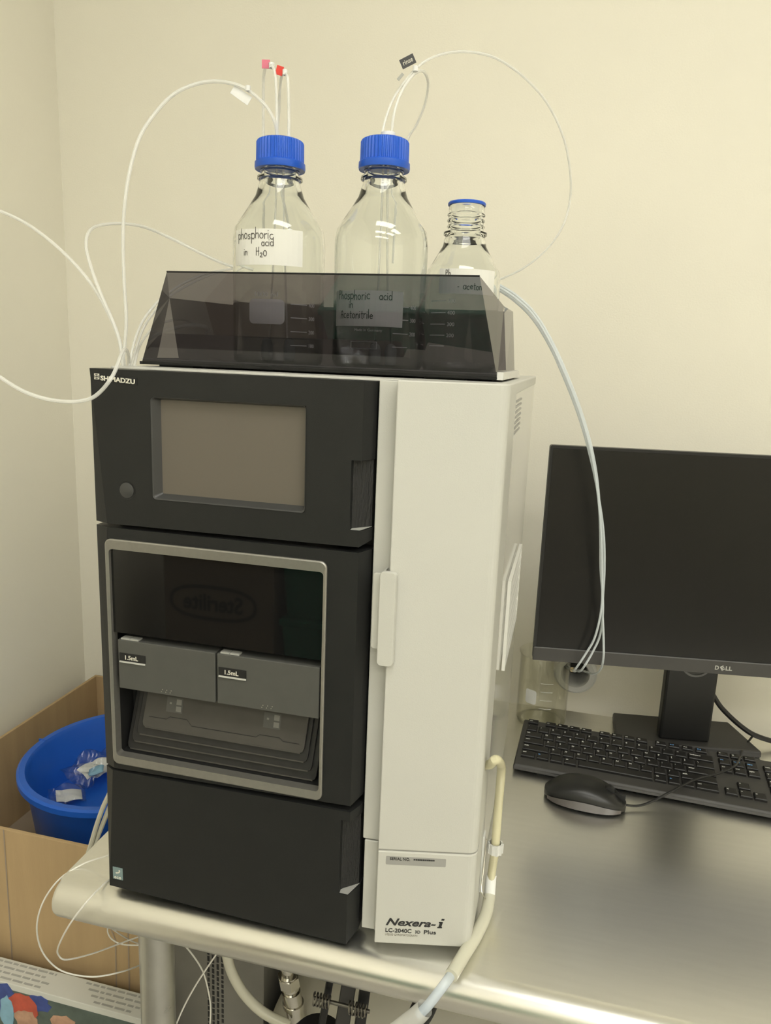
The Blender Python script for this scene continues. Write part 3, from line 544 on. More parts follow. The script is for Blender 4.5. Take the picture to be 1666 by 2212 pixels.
wtext('type_text_3d', '3D', .0055, .0048, .3532, .0245, 'print_black', lp, bold=.0001)
wtext('type_text_plus', 'Plus', .0125, .0064, .3622, .0245, 'print_black', lp, bold=.00012)
wtext('product_text', 'LIQUID CHROMATOGRAPH', .0335, .0032, .3230, .0205, 'print_dim', lp)
# right side: seam, vent frame and small louvres
sd = P('side_vent', MB().box(.4095, .4135, .200, .204, .246, .358).box(.4095, .4135, .386, .390, .246, .358).box(.4095, .4135, .2041, .3859, .354, .358).box(.4095, .4135, .2041, .3859, .246, .250), 'white_gloss')
for k in range(6): P('vent_slat', MB().add([(.410, .204, .262 + k * .016), (.4135, .204, .258 + k * .016), (.4135, .386, .258 + k * .016), (.410, .386, .262 + k * .016), (.410, .204, .2635 + k * .016), (.4135, .204, .2595 + k * .016), (.4135, .386, .2595 + k * .016), (.410, .386, .2635 + k * .016)],
        [(0, 1, 2, 3), (4, 7, 6, 5), (0, 4, 5, 1), (1, 5, 6, 2), (2, 6, 7, 3), (3, 7, 4, 0)]), 'white_gloss', sd)
for k in range(7): P('louvre', MB().box(.4078, .4088, .135, .215, .535 + k * .0055, .5372 + k * .0055), 'serial_grey')
P('side_seam', MB().box(.4076, .4084, .1055, .1065, .02, HT - .02), 'serial_grey')

# ------------------------------------------------------------------ smoked reservoir tray on top of the instrument
TRY = thing('reservoir_tray', (0.2, 0.2, HT), 'smoked grey acrylic bottle tray on top of the instrument', 'tray')
zb_, zt_ = HT + .0028, .6835
fb, ft = .074, .049              # front pane: bottom and top distance
fxl, fxr, txl, txr = .0155, .3930, .0620, .3735
def sheet(pts, th, nrm):
    n_ = Vector(nrm).normalized() * th
    a = [Vector(p) for p in pts]; m = len(a)
    return MB().add([tuple(p) for p in a] + [tuple(p + n_) for p in a], [tuple(range(m)), tuple(range(2 * m - 1, m - 1, -1))] + [(i, m + i, m + (i + 1) % m, (i + 1) % m) for i in range(m)])
P('front_pane', MB().add([(fxl, fb, zb_), (fxr, fb, zb_), (txr, ft, zt_), (txl, ft, zt_)], [(0, 1, 2, 3)]), 'smoked_acrylic', TRY, fix=False)
P('front_rim', MB().tube([(txl, ft, zt_), (txr, ft, zt_)], .0009, n=6, sub=0), 'black_panel', TRY)
def side(mx):
    # side wall with a triangular cut-out; mx mirrors it to the left end
    if mx: Fb, Ft, A, H, B, Cc, D = (fxl, fb, zb_), (txl, ft, zt_), (.0180, .130, .664), (.0200, .098, .5985), (.0140, .155, .5985), (.012, .290, zb_), (.020, .285, .668)
    else: Fb, Ft, A, H, B, Cc, D = (fxr, fb, zb_), (txr, ft, zt_), (.3885, .140, .664), (.3905, .100, .6000), (.392, .175, .6000), (.393, .290, zb_), (.386, .285, .668)
    Hb = (H[0], H[1], zb_); Bb = (B[0], B[1], zb_)
    return MB().add([Fb, Ft, A, H, Hb, B, Bb, Cc, D], [(0, 1, 2), (0, 2, 3), (0, 3, 4), (4, 3, 5, 6), (5, 2, 8), (5, 8, 7), (6, 5, 7)])
P('side_pane', side(False), 'smoked_acrylic', TRY, fix=False)
P('side_pane', side(True), 'smoked_acrylic', TRY, fix=False)
P('back_pane', MB().add([(.012, .290, zb_), (.393, .290, zb_), (.386, .285, .668), (.020, .285, .668)], [(0, 1, 2, 3)]), 'smoked_acrylic', TRY, fix=False)
P('base_sheet', MB().box(.012, .3965, fb + .002, .292, HT + .002, HT + .0050), 'black_panel', TRY)
P('base_lip', MB().box(.0165, .392, fb - .0012, fb + .0012, zb_ + .0045, zb_ + .0056), 'clip_clear', TRY)
P('side_lip', MB().box(.3925, .3985, fb, .292, HT + .0022, HT + .0095), 'clip_clear', TRY)
for fx in (.05, .34):
    for fy in (.095, .27): P('foot', MB().box(fx - .02, fx + .02, fy - .01, fy + .01, HT, HT + .002), 'black_deep', TRY)
BZ = HT + .0051   # bottles stand here

# ------------------------------------------------------------------ bottles
def bottle(loc, rb, zsh, zn, zr, h, label, neck_r=.0205, group='glass reagent bottles in the smoked tray'):
    b = thing('reagent_bottle', loc, label, 'bottle', group)
    x, y, z = loc; wt = .0022
    sl_ = (zn - zsh)
    out = [(0.0, .004), (rb * .72, .003), (rb * .80, 0.0), (rb * .92, .0012), (rb * .985, .006), (rb, .012), (rb, zsh - .010), (rb * .992, zsh - .004), (rb * .96, zsh + .06 * sl_ + .003), (rb * .88, zsh + .25 * sl_),
           (neck_r + (rb - neck_r) * .45, zsh + .56 * sl_), (neck_r + (rb - neck_r) * .20, zsh + .80 * sl_), (neck_r + .0028, zn), (neck_r + .0012, zr - .0035), (neck_r + .0040, zr - .0015), (neck_r + .0040, zr + .0012), (neck_r - .0005, zr + .003)]
    zt = zr + .006
    while zt < h - .006:
        out += [(neck_r - .0005, zt), (neck_r + .0008, zt + .0012), (neck_r + .0008, zt + .0022), (neck_r - .0005, zt + .0034)]; zt += .0062
    out += [(neck_r - .0005, h - .001), (neck_r - .0012, h)]
    inn = [(max(r - wt, 0), (zz + wt if zz < .01 else zz)) for r, zz in out if not (zr + .004 < zz < h - .002)]
    inn = [(r, zz) for r, zz in inn if not (neck_r < r < neck_r + .002 and False)]
    inn[-1] = (neck_r - .0032, h); inn = [(min(r, neck_r - .0032) if zz >= zn else r, zz) for r, zz in inn]
    prof = out + inn[::-1]
    m = MB(); n = 64
    pr = [p for p in prof if p[0] > 0]
    m.lathe(pr, n, loc)             # caps close at the centre of the base, inside and out
    g = obj('glass', m, 'bottle_glass', b, shade=True)
    return b, g

def cyl_map(loc, r, phi0):
    def f(u, v, off=.0):
        a = phi0 + u / r
        return (loc[0] + (r + off) * math.cos(a), loc[1] + (r + off) * math.sin(a), v)
    return f
def face_angle(loc): return math.atan2(CAM.y - loc[1], CAM.x - loc[0])
def cyl_patch(name, f, u0, u1, v0, v1, m, parent, off=.0004, th=.0003, poly=None):
    nu = 14; mb = MB()
    top = [[f(u0 + (u1 - u0) * i / nu, v, off + th) for i in range(nu + 1)] for v in (v0, v1)]
    bot = [[f(u0 + (u1 - u0) * i / nu, v, off) for i in range(nu + 1)] for v in (v0, v1)]
    ring = top[0] + top[1][::-1]; ringb = bot[0] + bot[1][::-1]
    vs = top[0] + top[1] + bot[0] + bot[1]; k = nu + 1; fs = []
    for i in range(nu):
        fs += [(i, i + 1, k + i + 1, k + i), (2 * k + i, 3 * k + i, 3 * k + i + 1, 2 * k + i + 1), (i, 2 * k + i, 2 * k + i + 1, i + 1), (k + i, k + i + 1, 3 * k + i + 1, 3 * k + i)]
    fs += [(0, k, 3 * k, 2 * k), (nu, 2 * k + nu, 3 * k + nu, k + nu)]
    mb.add(vs, fs)
    return obj(name, mb, m, parent)
def cyl_hand(name, f, lines, m, parent, wpen, off):
    mb = MB()
    for s, u, v, h in lines:
        for q in pen_strokes(s, u, v, h, wpen): mb.add([f(a, b_, off) for a, b_ in q], [(0, 1, 2, 3)])
    return obj(name, mb, m, parent, fix=False)
def cyl_text(name, f, s, size, u, v, m, parent, off=.0006, width=None):
    me = text_mesh(s, size)
    if width: fit_width(me, width)
    for vert in me.vertices: vert.co = f(u + vert.co.x, v + vert.co.y, off + vert.co.z)
    return obj(name, me, m, parent)
def cyl_round(f, u0, u1, v0, v1, r, parent):
    us = [u0 + r * (1 - math.cos(math.radians(a))) for a in (0, 22, 45, 67, 90)] + [u0 + r + (u1 - u0 - 2 * r) * k / 8 for k in range(1, 8)] + [u1 - r * (1 - math.cos(math.radians(a))) for a in (90, 67, 45, 22, 0)]
    lo, hi = [], []
    for u in us:
        d = max(0.0, r - min(u - u0, u1 - u)); e = r - math.sqrt(max(0.0, r * r - d * d))
        lo.append(f(u, v0 + e, .0005)); hi.append(f(u, v1 - e, .0005))
    n_ = len(us)
    return obj('writing_patch', MB().add(lo + hi, [(i, i + 1, n_ + i + 1, n_ + i) for i in range(n_ - 1)]), 'glass_print', parent, fix=False)
def graduations(f, parent, rows, u0, u1, nums=None, tick=True):
    mb = MB()
    for v in rows: mb.add([f(u0, v, .0005), f((u0 + u1) / 2, v, .0005), f(u1, v, .0005), f(u1, v + .0009, .0005), f((u0 + u1) / 2, v + .0009, .0005), f(u0, v + .0009, .0005)], [(0, 1, 4, 5), (1, 2, 3, 4)])
    g = obj('graduation_lines', mb, 'glass_print', parent, fix=False)
    for v, s in (nums or []): cyl_text('graduation_number', f, s, .0058, u1 + .002, v - .0015, 'glass_print', parent)
    return g
def blue_cap(loc, z0, z1, parent, r=.0262):
    n = 160; mb = MB(); zz = loc[2]
    rings = []
    def ring(rad, z, ridge):
        return [(loc[0] + (rad + (ridge if (i % 4) in (0, 1) else 0)) * math.cos(2 * math.pi * i / n), loc[1] + (rad + (ridge if (i % 4) in (0, 1) else 0)) * math.sin(2 * math.pi * i / n), zz + z) for i in range(n)]
    rings = [ring(r - .0030, z0 + .001, 0), ring(r + .0012, z0, 0), ring(r + .0018, z0 + .002, 0), ring(r + .0016, z0 + .0068, 0), ring(r - .0008, z0 + .0080, .0011), ring(r - .0010, z1 - .003, .0010), ring(r - .0016, z1 - .0012, .0006), ring(r - .0035, z1, 0)]
    mb.loft(rings)
    return obj('cap', mb, 'cap_blue', parent, shade=True)

L1 = (0.1351, 0.163, BZ); L2 = (0.2493, 0.172, BZ); L3 = (0.3300, 0.238, BZ)
b1, g1 = bottle(L1, .0505, .140, .190, .199, .222, 'blue-capped glass bottle labelled phosphoric acid in H2O')
b2, g2 = bottle(L2, .0505, .140, .190, .199, .222, 'blue-capped glass bottle labelled phosphoric acid in acetonitrile')
b3, g3 = bottle(L3, .0430, .108, .148, .154, .184, 'smaller uncapped glass bottle with blue lip ring')
blue_cap(L1, .2075, .2375, b1, .0256); blue_cap(L2, .2075, .2375, b2, .0256)
obj('lip_ring', MB().lathe([(.0185, .1842), (.0212, .1842), (.0214, .1862), (.0205, .1876), (.0185, .1876)], 48, L3, closed=True), 'cap_blue', b3, shade=True)
for L, b_, h_ in ((L1, b1, .030), (L2, b2, .060)):
    r_ = .0505 - .0022 - .0002
    obj('liquid', MB().lathe([(r_ * .70, .0056), (r_ * .93, .0064), (r_, .0125), (r_, h_), (r_ - .0008, h_ - .0006)], 48, L), 'liquid', b_, shade=True)

f1 = cyl_map(L1, .0505, face_angle(L1)); f2 = cyl_map(L2, .0505, face_angle(L2)); f3 = cyl_map(L3, .0430, face_angle(L3))
# paper labels with handwriting
la = cyl_patch('paper_label', f1, -.0560, .0250, .6985, .7345, 'paper', b1)
la['label'] = 'white paper label with handwriting'
cyl_hand('handwriting', f1, [('phosphoric', -.0495, .7245, .0105), ('acid', -.0185, .7172, .0082), ('in', -.0400, .7085, .0085), ('H', -.0245, .7080, .0090), ('2', -.0200, .7072, .0080), ('O', -.0165, .7075, .0085)], 'ink', la, .00075, .0010)
lb = cyl_patch('paper_label', f2, -.0560, .0255, .6395, .6755, 'paper', b2)
lb['label'] = 'white paper label with handwriting'
cyl_hand('handwriting', f2, [('Phosphoric', -.0490, .6665, .0095), ('acid', .0000, .6665, .0085), ('in', -.0330, .6580, .0090), ('Acetonitrile', -.0450, .6475, .0090)], 'ink', lb, .00075, .0010)
lc = cyl_patch('paper_label', f3, -.0270, .0400, .6800, .7065, 'paper', b3)
lc['label'] = 'white paper label with handwriting'
cyl_hand('handwriting', f3, [('Ph', -.0190, .6985, .0070), ('- aceton', -.0050, .6850, .0080)], 'ink', lc, .0007, .0010)
# printed marks
cyl_text('volume_text', f1, '1000 ml', .0072, -.0260, .6665, 'glass_print', b1, width=.0245)
cyl_round(f1, -.0330, .0060, .6385, .6640, .005, b1)
graduations(f1, b1, (.6595, .6455, .6312, .6168), .0125, .0320, [(.6595, '400'), (.6455, '300'), (.6312, '200'), (.6168, '100')])
graduations(f2, b2, (.6600, .6469, .6328, .6190), .0150, .0330, [(.6600, '400'), (.6469, '300'), (.6328, '200')])
graduations(f3, b3, (.6720, .6592, .6467, .6347, .6230), -.0380, -.0170, [(.6720, '500'), (.6592, '400'), (.6467, '300'), (.6347, '200')])
cyl_text('maker_text', f2, 'Made in Germany', .0036, -.0260, .6345, 'glass_print', b2, width=.030)
fr_ = MB()
for u0, u1, v0, v1 in ((-.030, -.0010, .6165, .6171), (-.030, -.0010, .6235, .6241), (-.030, -.0294, .6165, .6241), (-.0016, -.0010, .6165, .6241)):
    fr_.add([f2(u0, v0, .0005), f2(u1, v0, .0005), f2(u1, v1, .0005), f2(u0, v1, .0005)], [(0, 1, 2, 3)])
obj('print_frame', fr_, 'glass_print', b2, fix=False)
# inlet lines and suction filters inside
def inlet(L, dx, dy, b_, h_):
    obj('inlet_line', MB().tube([(L[0] + dx * .3, L[1] + dy * .3, L[2] + .236), (L[0] + dx * .5, L[1] + dy * .5, L[2] + .15), (L[0] + dx, L[1] + dy, L[2] + .03 + h_)], .0012, n=8), 'tube_faint', b_, shade=True)
    obj('suction_filter', MB().lathe([(.0010, .0300), (.0038, .0280), (.0052, .0240), (.0052, .0110), (.0040, .0095)], 20, (L[0] + dx, L[1] + dy, L[2])), 'tag_white', b_, shade=True)
inlet(L1, -.006, -.012, b1, 0); inlet(L1, .012, -.004, b1, 0)
inlet(L2, .000, -.010, b2, 0); inlet(L2, .012, -.002, b2, 0)

# ------------------------------------------------------------------ tubing
TUBES = [
    ('arc_left', 'thin clear tube arching left from the first bottle with a white tag', 'tube_clear', .0019),
    ('loop_left', 'thin clear tube making a small loop above the upper left corner of the instrument', 'tube_clear', .0019),
    ('frame_left', 'thin clear tube looping past the left edge and hanging before the instrument name', 'tube_clear', .0019),
    ('fan_a', 'outer clear tube fanning out behind the left end of the smoked tray', 'tube_clear', .0015),
    ('fan_b', 'lowest short clear tube fanning out behind the left end of the smoked tray', 'tube_clear', .0015),
    ('fan_c', 'middle clear tube fanning out behind the left end of the smoked tray', 'tube_clear', .0015),
    ('white_u', 'narrow upright clear tube over the first bottle with pink tag', 'tube_clear', .0016),
    ('red_u', 'narrow upright clear tube over the first bottle with red tag', 'tube_clear', .0016),
    ('big_arc_right', 'large clear tube arc reaching right over the smaller bottle', 'tube_clear', .0014),
    ('rinse', 'short hooked clear tube over the second bottle with black tag', 'tube_clear', .0015),
    ('right_a', 'clear tube hanging across the monitor, left one of the twisted three', 'tube_blueish', .0016),
    ('right_b', 'clear tube hanging across the monitor, right one with the wide bottom bend', 'tube_blueish', .0016),
    ('right_c', 'clear tube hanging across the monitor, middle one of the twisted three', 'tube_blueish', .0016),
    ('low_a', 'thin white tube in the outer large loop below the table corner', 'tube_white', .0010),
    ('low_b', 'thin white tube in the inner loop below the table corner', 'tube_white', .0010),
    ('low_c', 'short thin white tube bend just under the table rim left of the leg', 'tube_white', .0009),
    ('low_d', 'short straight thin white tube under the table rim left of the leg', 'tube_white', .0009),
    ('under_a', 'thin white tube curving down under the table right of the leg', 'tube_white', .0010),
    ('under_b', 'thin white tube slanting down to the left under the table', 'tube_white', .0010),
    ('left_hose_a', 'pale hose running down between instrument and table end, outer one', 'tube_silicone', .0032),
    ('left_hose_b', 'pale hose running down between instrument and table end, inner one', 'tube_silicone', .0032),
]
PATHS['frame_left'] = PATHS['frame_left_upper'][::-1] + [(-.240, .055, .735), (-.225, -.010, .665), (-.150, -.045, .613)] + PATHS['frame_left_lower']
TOBJ = {}
for key, lab, m, r in TUBES:
    TOBJ[key] = tag(obj('tube', MB().tube(PATHS[key], r, n=8, sub=6), m, shade=True), lab, 'tube', 'thin tubes around the instrument')

def flag(parent, c, u, v, w_, h_, m, txt=None, tm='print_cream'):
    c = Vector(c); u = Vector(u).normalized(); v = Vector(v).normalized(); nn = u.cross(v).normalized() * .0004
    q = [c - u * w_ / 2 - v * h_ / 2, c + u * w_ / 2 - v * h_ / 2, c + u * w_ / 2 + v * h_ / 2, c - u * w_ / 2 + v * h_ / 2]
    o = obj('tag', MB().add([tuple(p - nn) for p in q] + [tuple(p + nn) for p in q], [(0, 1, 2, 3), (7, 6, 5, 4), (0, 4, 5, 1), (1, 5, 6, 2), (2, 6, 7, 3), (3, 7, 4, 0)]), m, parent)
    if txt:
        me = fit_width(text_mesh(txt, h_ * .7), w_ * .7)
        place(me, c - u * w_ * .35 - v * h_ * .22 + u.cross(v).normalized() * .0006, u, v); obj('tag_text', me, tm, parent)
    return o
def clipring(parent, c, r=.0030, m='tag_white'):
    return obj('tag_clip', MB().lathe([(r * .6, -.003), (r, -.0025), (r, .0025), (r * .6, .003)], 12, c), m, parent, shade=True)
S_ = Vector((.9696, .2416, 0)); D_ = Vector((0, 0, -1))
flag(TOBJ['arc_left'], (.0955, .150, .8745), S_ + D_ * .62, D_ * -1 + S_ * .62 * -1 * -1, .0215, .0095, 'tag_white'); clipring(TOBJ['arc_left'], (.1035, .1495, .8805), .0028)
flag(TOBJ['white_u'], (.1150, .170, .9105), S_, D_ * -1, .0085, .0085, 'tag_pink'); clipring(TOBJ['white_u'], (.1225, .168, .9080), .0030)
flag(TOBJ['red_u'], (.1335, .163, .9010), S_ + D_ * .25, D_ * -1 + S_ * .25, .0075, .0090, 'tag_red'); clipring(TOBJ['red_u'], (.1400, .162, .8985), .0026)
flag(TOBJ['rinse'], (.2660, .190, .9130), S_ - D_ * .52, D_ * -1 - S_ * .52, .0155, .0095, 'tag_black', 'rinse', 'print_cream'); clipring(TOBJ['rinse'], (.2745, .190, .9055), .0028)
flag(TOBJ['big_arc_right'], (.2610, .181, .8955), S_ - D_ * 1.2, D_ * -1 - S_ * 1.2, .008, .003, 'print_grey')
obj('collar', MB().lathe([(.003, 0), (.0075, 0), (.0075, .006), (.003, .006)], 20, (L2[0] + .004, L2[1] - .004, BZ + .2376), closed=True), 'tag_white', b2)
obj('collar', MB().lathe([(.002, 0), (.0042, 0), (.0042, .003), (.002, .003)], 16, (L1[0] - .003, L1[1] - .002, BZ + .2376), closed=True), 'tag_white', b1)
for key, off in (('right_a', 0), ('right_b', 1)):
    e = Vector(PATHS[key][-1]); d = (e - Vector(PATHS[key][-2])).normalized()
    obj('end_fitting', MB().cyl(e - d * .02, e, .0042, 12), 'brass' if off == 0 else 'tag_white', TOBJ[key])

# drain hose by the right side of the instrument
dh = thing('drain_hose', PATHS['drain'][-1], 'yellowish drain hose clipped along the right side of the instrument', 'hose')
obj('upper_hose', MB().tube(PATHS['drain'], .0047, n=14), 'tube_yellow', dh, shade=True)
e1 = PATHS['drain'][-1]
obj('connector', MB().tube([(e1[0], e1[1] + .002, e1[2] + .008), e1, PATHS['drain2'][1]], .0062, n=14), 'tag_white', dh, shade=True)
obj('lower_hose', MB().tube(PATHS['drain2'][1:], .0068, n=14), 'tube_silicone', dh, shade=True)
obj('clear_hose', MB().tube(PATHS['drain_clear'], .0048, n=14), 'tube_water', dh, shade=True)
obj('end_sleeve', MB().tube(PATHS['drain_end'], lambda t_: .0085 + .001 * t_, n=18, cap=False), 'tube_clear', dh, shade=True)
cl = PATHS['drain'][6]
cb = obj('hose_clip', MB().lathe([(.0066, -.006), (.0078, -.006), (.0078, .006), (.0066, .006)], 20, (cl[0], cl[1], cl[2]), closed=True), 'clip_clear', dh, shade=True)
obj('clip_arm', MB().box(.4102, .4125, cl[1] - .006, cl[1] + .006, .028, .098), 'clip_clear', cb)
for k in range(6):
    a = math.radians(180 + k * 36); obj('clip_tooth', MB().box(cl[0] + .0078 * math.cos(a) - .0005, cl[0] + .0078 * math.cos(a) + .0012, cl[1] + .0078 * math.sin(a) - .0006, cl[1] + .0078 * math.sin(a) + .0006, cl[2] - .006, cl[2] + .006), 'clip_clear', cb)
wire = [(.414, cl[1] - .004, .094), (.4135, cl[1] - .008, .06), (.413, cl[1] - .010, .035), (.418, cl[1] - .004, .020)]
obj('clip_wire', MB().tube(wire, .0008, n=6), 'chrome', cb, shade=True)

# ------------------------------------------------------------------ monitor
MY = math.radians(8.0)
mo = thing('monitor', (0.7044, 0.46, 0.0), 'black flat computer monitor on a stand right of the instrument', 'monitor', rz=MY)
# local frame: x along the panel from its centre line, y to the back; panel front plane at y0
cx_, cy_ = 0.7044, 0.4403
d0 = Vector((cx_ - .7044, cy_ - .46)); y0 = -math.sin(MY) * d0.x + math.cos(MY) * d0.y
hw, z0, z1 = .269, .1825, .4985
def M(name, mb, m, parent=mo, **k): return obj(name, mb, m, parent, local=True, **k)
hs = M('housing', MB().loft([[(x, y0, z) for x, z in rrect(-hw, hw, z0, z1, .003, 3)], [(x, y0 + .012, z) for x, z in rrect(-hw, hw, z0, z1, .003, 3)], [(x, y0 + .038, z) for x, z in rrect(-.17, .17, z0 + .03, z1 - .05, .02, 3)]]), 'monitor_black')
M('screen', MB().box(-hw + .004, hw - .004, y0 - .0006, y0 + .001, z0 + .0205, z1 - .004), 'monitor_panel', hs)
M('chin', MB().box(-hw, hw, y0 - .0015, y0 + .003, z0, z0 + .0195), 'kb_body', hs, bevel=.0006)
M('chin_edge', MB().box(-hw + .001, hw - .001, y0 - .0018, y0 + .001, z0 + .0195, z0 + .0209), 'bezel_line', hs)
lg = M('logo', place(fit_width(text_mesh('D', .0085, bold=.0002), .0053), (-.0118, y0 - .0017, z0 + .0068), (1, 0, 0), (0, 0, 1)), 'print_grey', hs)
M('logo', place(fit_width(text_mesh('LL', .0085, bold=.0002), .0088), (.0030, y0 - .0017, z0 + .0068), (1, 0, 0), (0, 0, 1)), 'print_grey', hs)
le = text_mesh('E', .0085, bold=.0003); fit_width(le, .0052)
for v in le.vertices:
    a = math.radians(32); X_, Y_ = v.co.x - .0026, v.co.y - .003; v.co.x = X_ * math.cos(a) - Y_ * math.sin(a); v.co.y = X_ * math.sin(a) + Y_ * math.cos(a)
M('logo', place(le, (-.0015, y0 - .0017, z0 + .0098), (1, 0, 0), (0, 0, 1)), 'print_grey', hs)
ny = .100
nk = M('neck', MB().prism_y([(-.040, .012), (.040, .012), (.040, .33), (-.040, .33)], ny, ny + .022), 'monitor_black', bevel=.004)
M('neck_mount', MB().box(-.05, .05, y0 + .034, ny + .002, .25, .35), 'monitor_black')
n = 20
M('cable_opening', MB().tube([(.003, ny - .0012, .150), (.003, ny + .001, .150)], .022, n=28, sub=0), 'ring_dark', nk)
M('opening_lip', MB().lathe([(.021, -.001), (.0245, -.001), (.0245, .0016), (.021, .0016)], 28, (0, 0, 0), closed=True), 'bezel_line', nk).matrix_local = Matrix.Translation((.003, ny - .001, .150)) @ Matrix.Rotation(math.radians(90), 4, 'X')
M('base', MB().prism_z([(-.112, .086), (.118, .086), (.098, .185), (-.098, .185)], 0.0, .012), 'kb_body', bevel=.003)
for k in range(3): M('video_cable', MB().tube([(-.035 + .010 * k, y0 + .03, .185), (-.02 + .008 * k, .085, .160), (-.002 + .004 * k, ny + .004, .148 - .004 * k)], .0028, n=8), 'cable_black', shade=True)

tag(obj('power_cable', MB().tube(PATHS['monitor_cable'], .0042, n=10), 'cable_black', shade=True), 'thick black cable dropping from the monitor stand to the right', 'cable')

# ------------------------------------------------------------------ keyboard
U = .01905; KYAW = -.0522
kb = thing('keyboard', (.4252, .3985, 0.0), 'black full-size wired keyboard in front of the monitor', 'keyboard', rz=KYAW)
def K(name, mb, m, parent=kb, **k): return obj(name, mb, m, parent, local=True, **k)
KW, KD = .442, .137
zk = lambda y: .0135 + .0085 * y / KD      # top surface, rising to the back
base = MB().loft([[(0, .002, .004), (KW, .002, .004), (KW, KD, .010), (0, KD, .010)], [(0, 0, .010), (KW, 0, .010), (KW, KD, .018), (0, KD, .018)], [(.002, .003, zk(.003)), (KW - .002, .003, zk(.003)), (KW - .002, KD - .002, zk(KD)), (.002, KD - .002, zk(KD))]])
K('case', base, 'kb_body', bevel=.0012)
for fx in (.05, .39):
    K('foot', MB().box(fx - .015, fx + .015, .008, .016, 0, .005), 'black_deep'); K('foot', MB().box(fx - .015, fx + .015, KD - .02, KD - .012, 0, .010), 'black_deep')
KEYM = {}
def key_mesh(wu_, hu=1.0):
    k = (round(wu_, 3), round(hu, 3))
    if k not in KEYM:
        w_, h_ = wu_ * U - .0026, hu * U - .0030; i = .0010
        mb = MB().loft([[(-w_ / 2, -h_ / 2, 0), (w_ / 2, -h_ / 2, 0), (w_ / 2, h_ / 2, 0), (-w_ / 2, h_ / 2, 0)],
                        [(-w_ / 2 + i * .4, -h_ / 2 + i * .4, .0030), (w_ / 2 - i * .4, -h_ / 2 + i * .4, .0030), (w_ / 2 - i * .4, h_ / 2 - i * .4, .0030), (-w_ / 2 + i * .4, h_ / 2 - i * .4, .0030)],
                        [(-w_ / 2 + i * 1.3, -h_ / 2 + i * 1.3, .0040), (w_ / 2 - i * 1.3, -h_ / 2 + i * 1.3, .0040), (w_ / 2 - i * 1.3, h_ / 2 - i * 1.3, .0040), (-w_ / 2 + i * 1.3, h_ / 2 - i * 1.3, .0040)]])
        me = bpy.data.meshes.new('key'); me.from_pydata(mb.v, [], mb.f); me.update()
        bm = bmesh.new(); bm.from_mesh(me); bmesh.ops.recalc_face_normals(bm, faces=bm.faces); bm.to_mesh(me); bm.free()
        me.materials.append(MATS['key_black']); KEYM[k] = me
    return KEYM[k]
TXT = {}
X0 = .0070; ROWY = [.1275, .1065, .0874, .0684, .0493, .0303]
tilt = math.atan(.0085 / KD)
def key(u0, wu_, row, legend='', blue=False, hu=1.0):
    y = ROWY[row]; h_ = hu
    o = bpy.data.objects.new('key', key_mesh(wu_, h_)); C.objects.link(o); o.parent = kb
    yy = y - (hu - 1) * U / 2 if hu > 1 else y
    o.location = (X0 + (u0 + wu_ / 2) * U, yy, zk(yy)); o.rotation_euler = (tilt, 0, 0)
    if legend:
        ks = (legend, blue)
        if ks not in TXT:
            me = text_mesh(legend, .0050 if len(legend) == 1 else .0038, 'LEFT', extr=.00005, bold=.00012); me.materials.append(MATS['key_blue' if blue else 'legend_white']); TXT[ks] = me
        q = bpy.data.objects.new('legend', TXT[ks]); C.objects.link(q); q.parent = o
        q.location = (-wu_ * U / 2 + .0035, .0012 if hu >= .9 else -.0012, .0042)
fk = .76
for u, s in [(0, 'esc')] + [(1.5 + i, 'F%d' % (i + 1)) for i in range(4)] + [(6 + i, 'F%d' % (i + 5)) for i in range(4)] + [(10.5 + i * 1.05, 'F%d' % (i + 9)) for i in range(4)]: key(u, 1, 0, s, s in ('F10', 'F12'), fk)
for i, s in enumerate('`1234567890-='): key(i, 1, 1, s)
key(13, 2, 1, 'backspace')
key(0, 1.5, 2, 'tab')
for i, s in enumerate('QWERTYUIOP[]'): key(1.5 + i, 1, 2, s)
key(13.5, 1.5, 2, '\\')
key(0, 1.75, 3, 'caps')
for i, s in enumerate("ASDFGHJKL;'"): key(1.75 + i, 1, 3, s)
key(12.75, 2.25, 3, 'enter')
key(0, 2.25, 4, 'shift')
for i, s in enumerate('ZXCVBNM,./'): key(2.25 + i, 1, 4, s)
key(12.25, 2.75, 4, 'shift')
u = 0
for wu_, s, bl in ((1.25, 'ctrl', 0), (1.08, 'fn', 1), (1.08, '', 0), (1.09, 'alt', 0), (5.75, '', 0), (1, 'alt', 0), (1, 'fn', 1), (1, '', 0), (1.75, 'ctrl', 0)): key(u, wu_, 5, s, bool(bl)); u += wu_
for i in range(3): key(15.3 + i, 1, 0, '+x-'[i], False, fk)
for i, s in enumerate(('ins', 'home', 'pgup')): key(15.3 + i, 1, 1, s, True)
for i, s in enumerate(('del', 'end', 'pgdn')): key(15.3 + i, 1, 2, s)
key(16.3, 1, 4, '^')
for i, s in enumerate('<v>'): key(15.3 + i, 1, 5, s)
for r, row in enumerate((('num', '/', '*', '-'), ('7', '8', '9', ''), ('4', '5', '6', ''), ('1', '2', '3', ''), ('0', '.', ''))):
    for i, s in enumerate(row):
        if r == 4: key(18.6 + (0, 2, 0)[i], (2, 1, 0)[i], 5, s) if i < 2 else None
        elif i == 3 and r in (1, 3): key(21.6, 1, r + 1, '+' if r == 1 else 'ent', False, 2.0)
        elif i == 3 and r == 2: pass
        else: key(18.6 + i, 1, r + 1, s)

